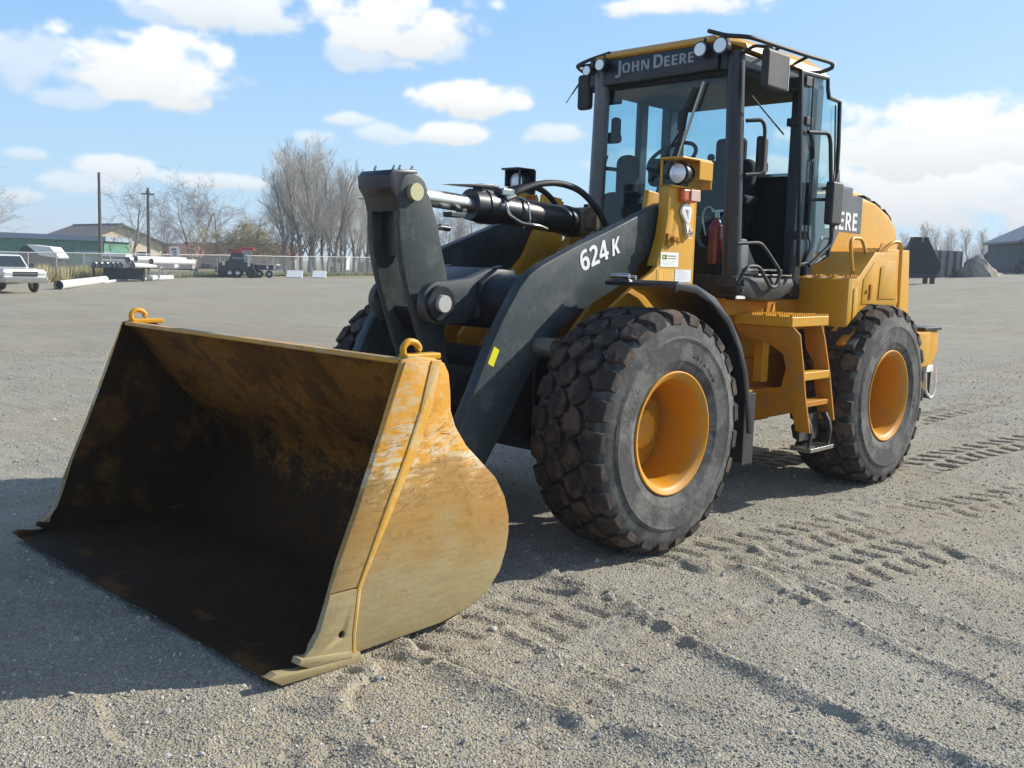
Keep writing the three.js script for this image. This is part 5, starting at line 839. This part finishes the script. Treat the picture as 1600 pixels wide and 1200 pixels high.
// ---- sheds, hopper and heaps on the right
{ const b = thing('slate_shed', 'long slate blue shed behind the black hopper', 'shed', at(1400, 62), FACE + .5);
  part('wall', lb(-1.5, 6.2, -.6, 1.95, -5, 0), B.slate, b); part('roof', prism([[.35, 1.95], [.35, 2.08], [-2.5, 2.75], [-5.4, 2.08], [-5.4, 1.95]], -1.8, 6.4).rotateY(-Math.PI / 2).translate(0, 0, 0), B.slateRoof, b); part('corner_post', lb(6.2, 6.35, -.6, 1.95, -.15, .03), B.white, b); part('base_board', lb(-1.5, 6.2, -.6, .25, 0, .05), B.navy, b); for (let x = -1.2; x < 6.1; x += .75) part('wall_rib', lb(x, x + .06, .25, 1.95, 0, .04), B.slate, b);
  part('end_wall', prism([[.0, 1.95], [-2.5, 2.6], [-5, 1.95]], 6.05, 6.2).rotateY(-Math.PI / 2), B.slate, b);
}
{ const b = thing('steel_hopper', 'black steel hopper with sloping sides standing behind the loader', 'hopper', at(1432, 52), FACE);
  part('hopper_body', [new ConvexGeometry([[-.98, .55, .6], [.85, .55, .6], [1.02, .95, .6], [.32, 2.42, .35], [-.34, 2.42, .35], [-.78, 1.7, .5], [-1.0, .75, .6], [-.98, .55, -.6], [.85, .55, -.6], [1.02, .95, -.6], [.32, 2.42, -.35], [-.34, 2.42, -.35]].map((p) => new THREE.Vector3(...p)))], B.dark, b);
  part('rib', lb(-.025, .025, 2.2, 2.46, .30, .44), B.galv, b); part('rim', lb(-.36, .34, 2.40, 2.46, -.37, .37, .01), B.dark, b); part('skid', lb(-1.1, .8, .35, .55, .3, .6, .02), B.navy, b); part('skid', lb(-1.1, .8, .35, .55, -.6, -.3, .02), B.navy, b); for (const [x, z] of [[-.95, .45], [.65, .45], [-.95, -.45], [.65, -.45]]) part('leg', lb(x - .1, x + .1, -.3, .36, z - .1, z + .1, .01), B.navy, b);
}
{ const b = thing('open_barn', 'dark open fronted barn with a grey roof at the right edge', 'barn', at(1640, 76), FACE - .12);
  part('wall', lb(-2.35, -.75, -.5, 2.4, -7, 0), B.slate, b); part('back_wall', lb(-2.35, 7, -.5, 2.6, -7.2, -7), B.dark, b); part('side_wall', lb(6.9, 7, -.5, 2.6, -7, 0), B.slate, b); part('post', lb(-.62, -.5, -.5, 2.5, -.15, 0), B.galv, b); part('post', lb(2.6, 2.75, -.5, 3.0, -.15, 0), B.galv, b);
  part('roof', [prism([[-2.7, 2.28], [2.3, 4.75], [2.3, 4.95], [-2.75, 2.45]], -7.4, .4), prism([[2.3, 4.75], [7.4, 2.28], [7.45, 2.45], [2.3, 4.95]], -7.4, .4)], B.slateRoof, b); part('gable', prism([[-2.3, 2.4], [2.3, 4.7], [7, 2.4], [7, 2.9], [2.3, 2.9]], -.06, -.02), B.slate, b); for (let x = -2.3; x < -.8; x += .4) part('wall_rib', lb(x, x + .05, -.5, 2.4, 0, .03), B.slate, b);
}
{ const heap = (name, label, x, t, rx, h, mat, seed, dx = 0) => { const g = new THREE.CylinderGeometry(.12, 1, 1, 56, 18); const p = g.attributes.position; for (let i = 0; i < p.count; i++) { const y = p.getY(i) + .5, k = 1 + (fbm(p.getX(i) * 3 + seed, p.getZ(i) * 3 + y * 2, 4, seed) - .5) * .7; p.setXYZ(i, p.getX(i) * rx * k + dx * y, (y + (fbm(p.getX(i) * 5, p.getZ(i) * 5, 3, seed + 3) - .5) * .28) * h, p.getZ(i) * rx * k); } g.computeVertexNormals(); const m = part(numbered(name), g, mat, scene); m.position.set(...at(x, t, -.1)); m.rotation.y = FACE; tag(m, label, 'heap'); };
  const tanHeap = std({ map: dusty([.30, .255, .19], [.40, .36, .29], .8, 1.5, 430), roughness: .95 }), greyHeap = std({ map: dusty([.14, .14, .14], [.22, .21, .20], .8, 1.2, 433), roughness: .95 }), soil = std({ map: dusty([.05, .045, .05], [.1, .085, .08], .8, 1.2, 436), roughness: .95 });
  heap('gravel_heap', 'pale tan gravel heap between the two dark sheds', 1533, 64, 1.5, 1.45, tanHeap, 3, -.4); heap('gravel_heap', 'grey gravel heap beside the slate shed post', 1513, 66, 1.0, 1.25, greyHeap, 8); heap('soil_heap', 'dark soil heap against the open barn', 1556, 95, 4.2, 2.5, soil, 12, .8);
  const t = thing('parked_mower', 'small dark machine parked in the open barn', 'machine', at(1597, 73), FACE); part('body', lb(-.6, .7, .3, .75, -.8, 0, .08), B.navy, t); part('seat', lb(-.1, .3, .75, 1.05, -.6, -.2, .06), B.dark, t); for (const x of [-.4, .5]) part('wheel', new THREE.TorusGeometry(.18, .08, 8, 18).translate(x, .25, .05), B.tyre, t);
}
{ // far hills under the haze
  const v = [], idx = []; let n = 0; for (let i = 0; i <= 60; i++) { const x = 700 + 1100 * i / 60, h = 20 + 26 * fbm(i * .13, 2, 3, 500) * smooth(0, 14, i), p = at(x, 900), q = at(x, 1250); v.push(p[0], -3, p[2], (p[0] + q[0]) / 2, h, (p[2] + q[2]) / 2, q[0], -3, q[2]); if (i) { for (const [a, b] of [[0, 1], [1, 2]]) { const A = n - 3 + a, Bq = n - 3 + b, C = n + a, D = n + b; idx.push(A, C, Bq, C, D, Bq); } } n += 3; }
  const g = new THREE.BufferGeometry(); g.setAttribute('position', new THREE.Float32BufferAttribute(v, 3)); g.setIndex(idx); g.computeVertexNormals(); const m = part('hills', g, flatc(.07, .09, .10), scene); m.userData = { kind: 'structure', label: 'low blue hills on the far right skyline' };
}

scene.updateMatrixWorld(true);
renderer.render(scene, camera);
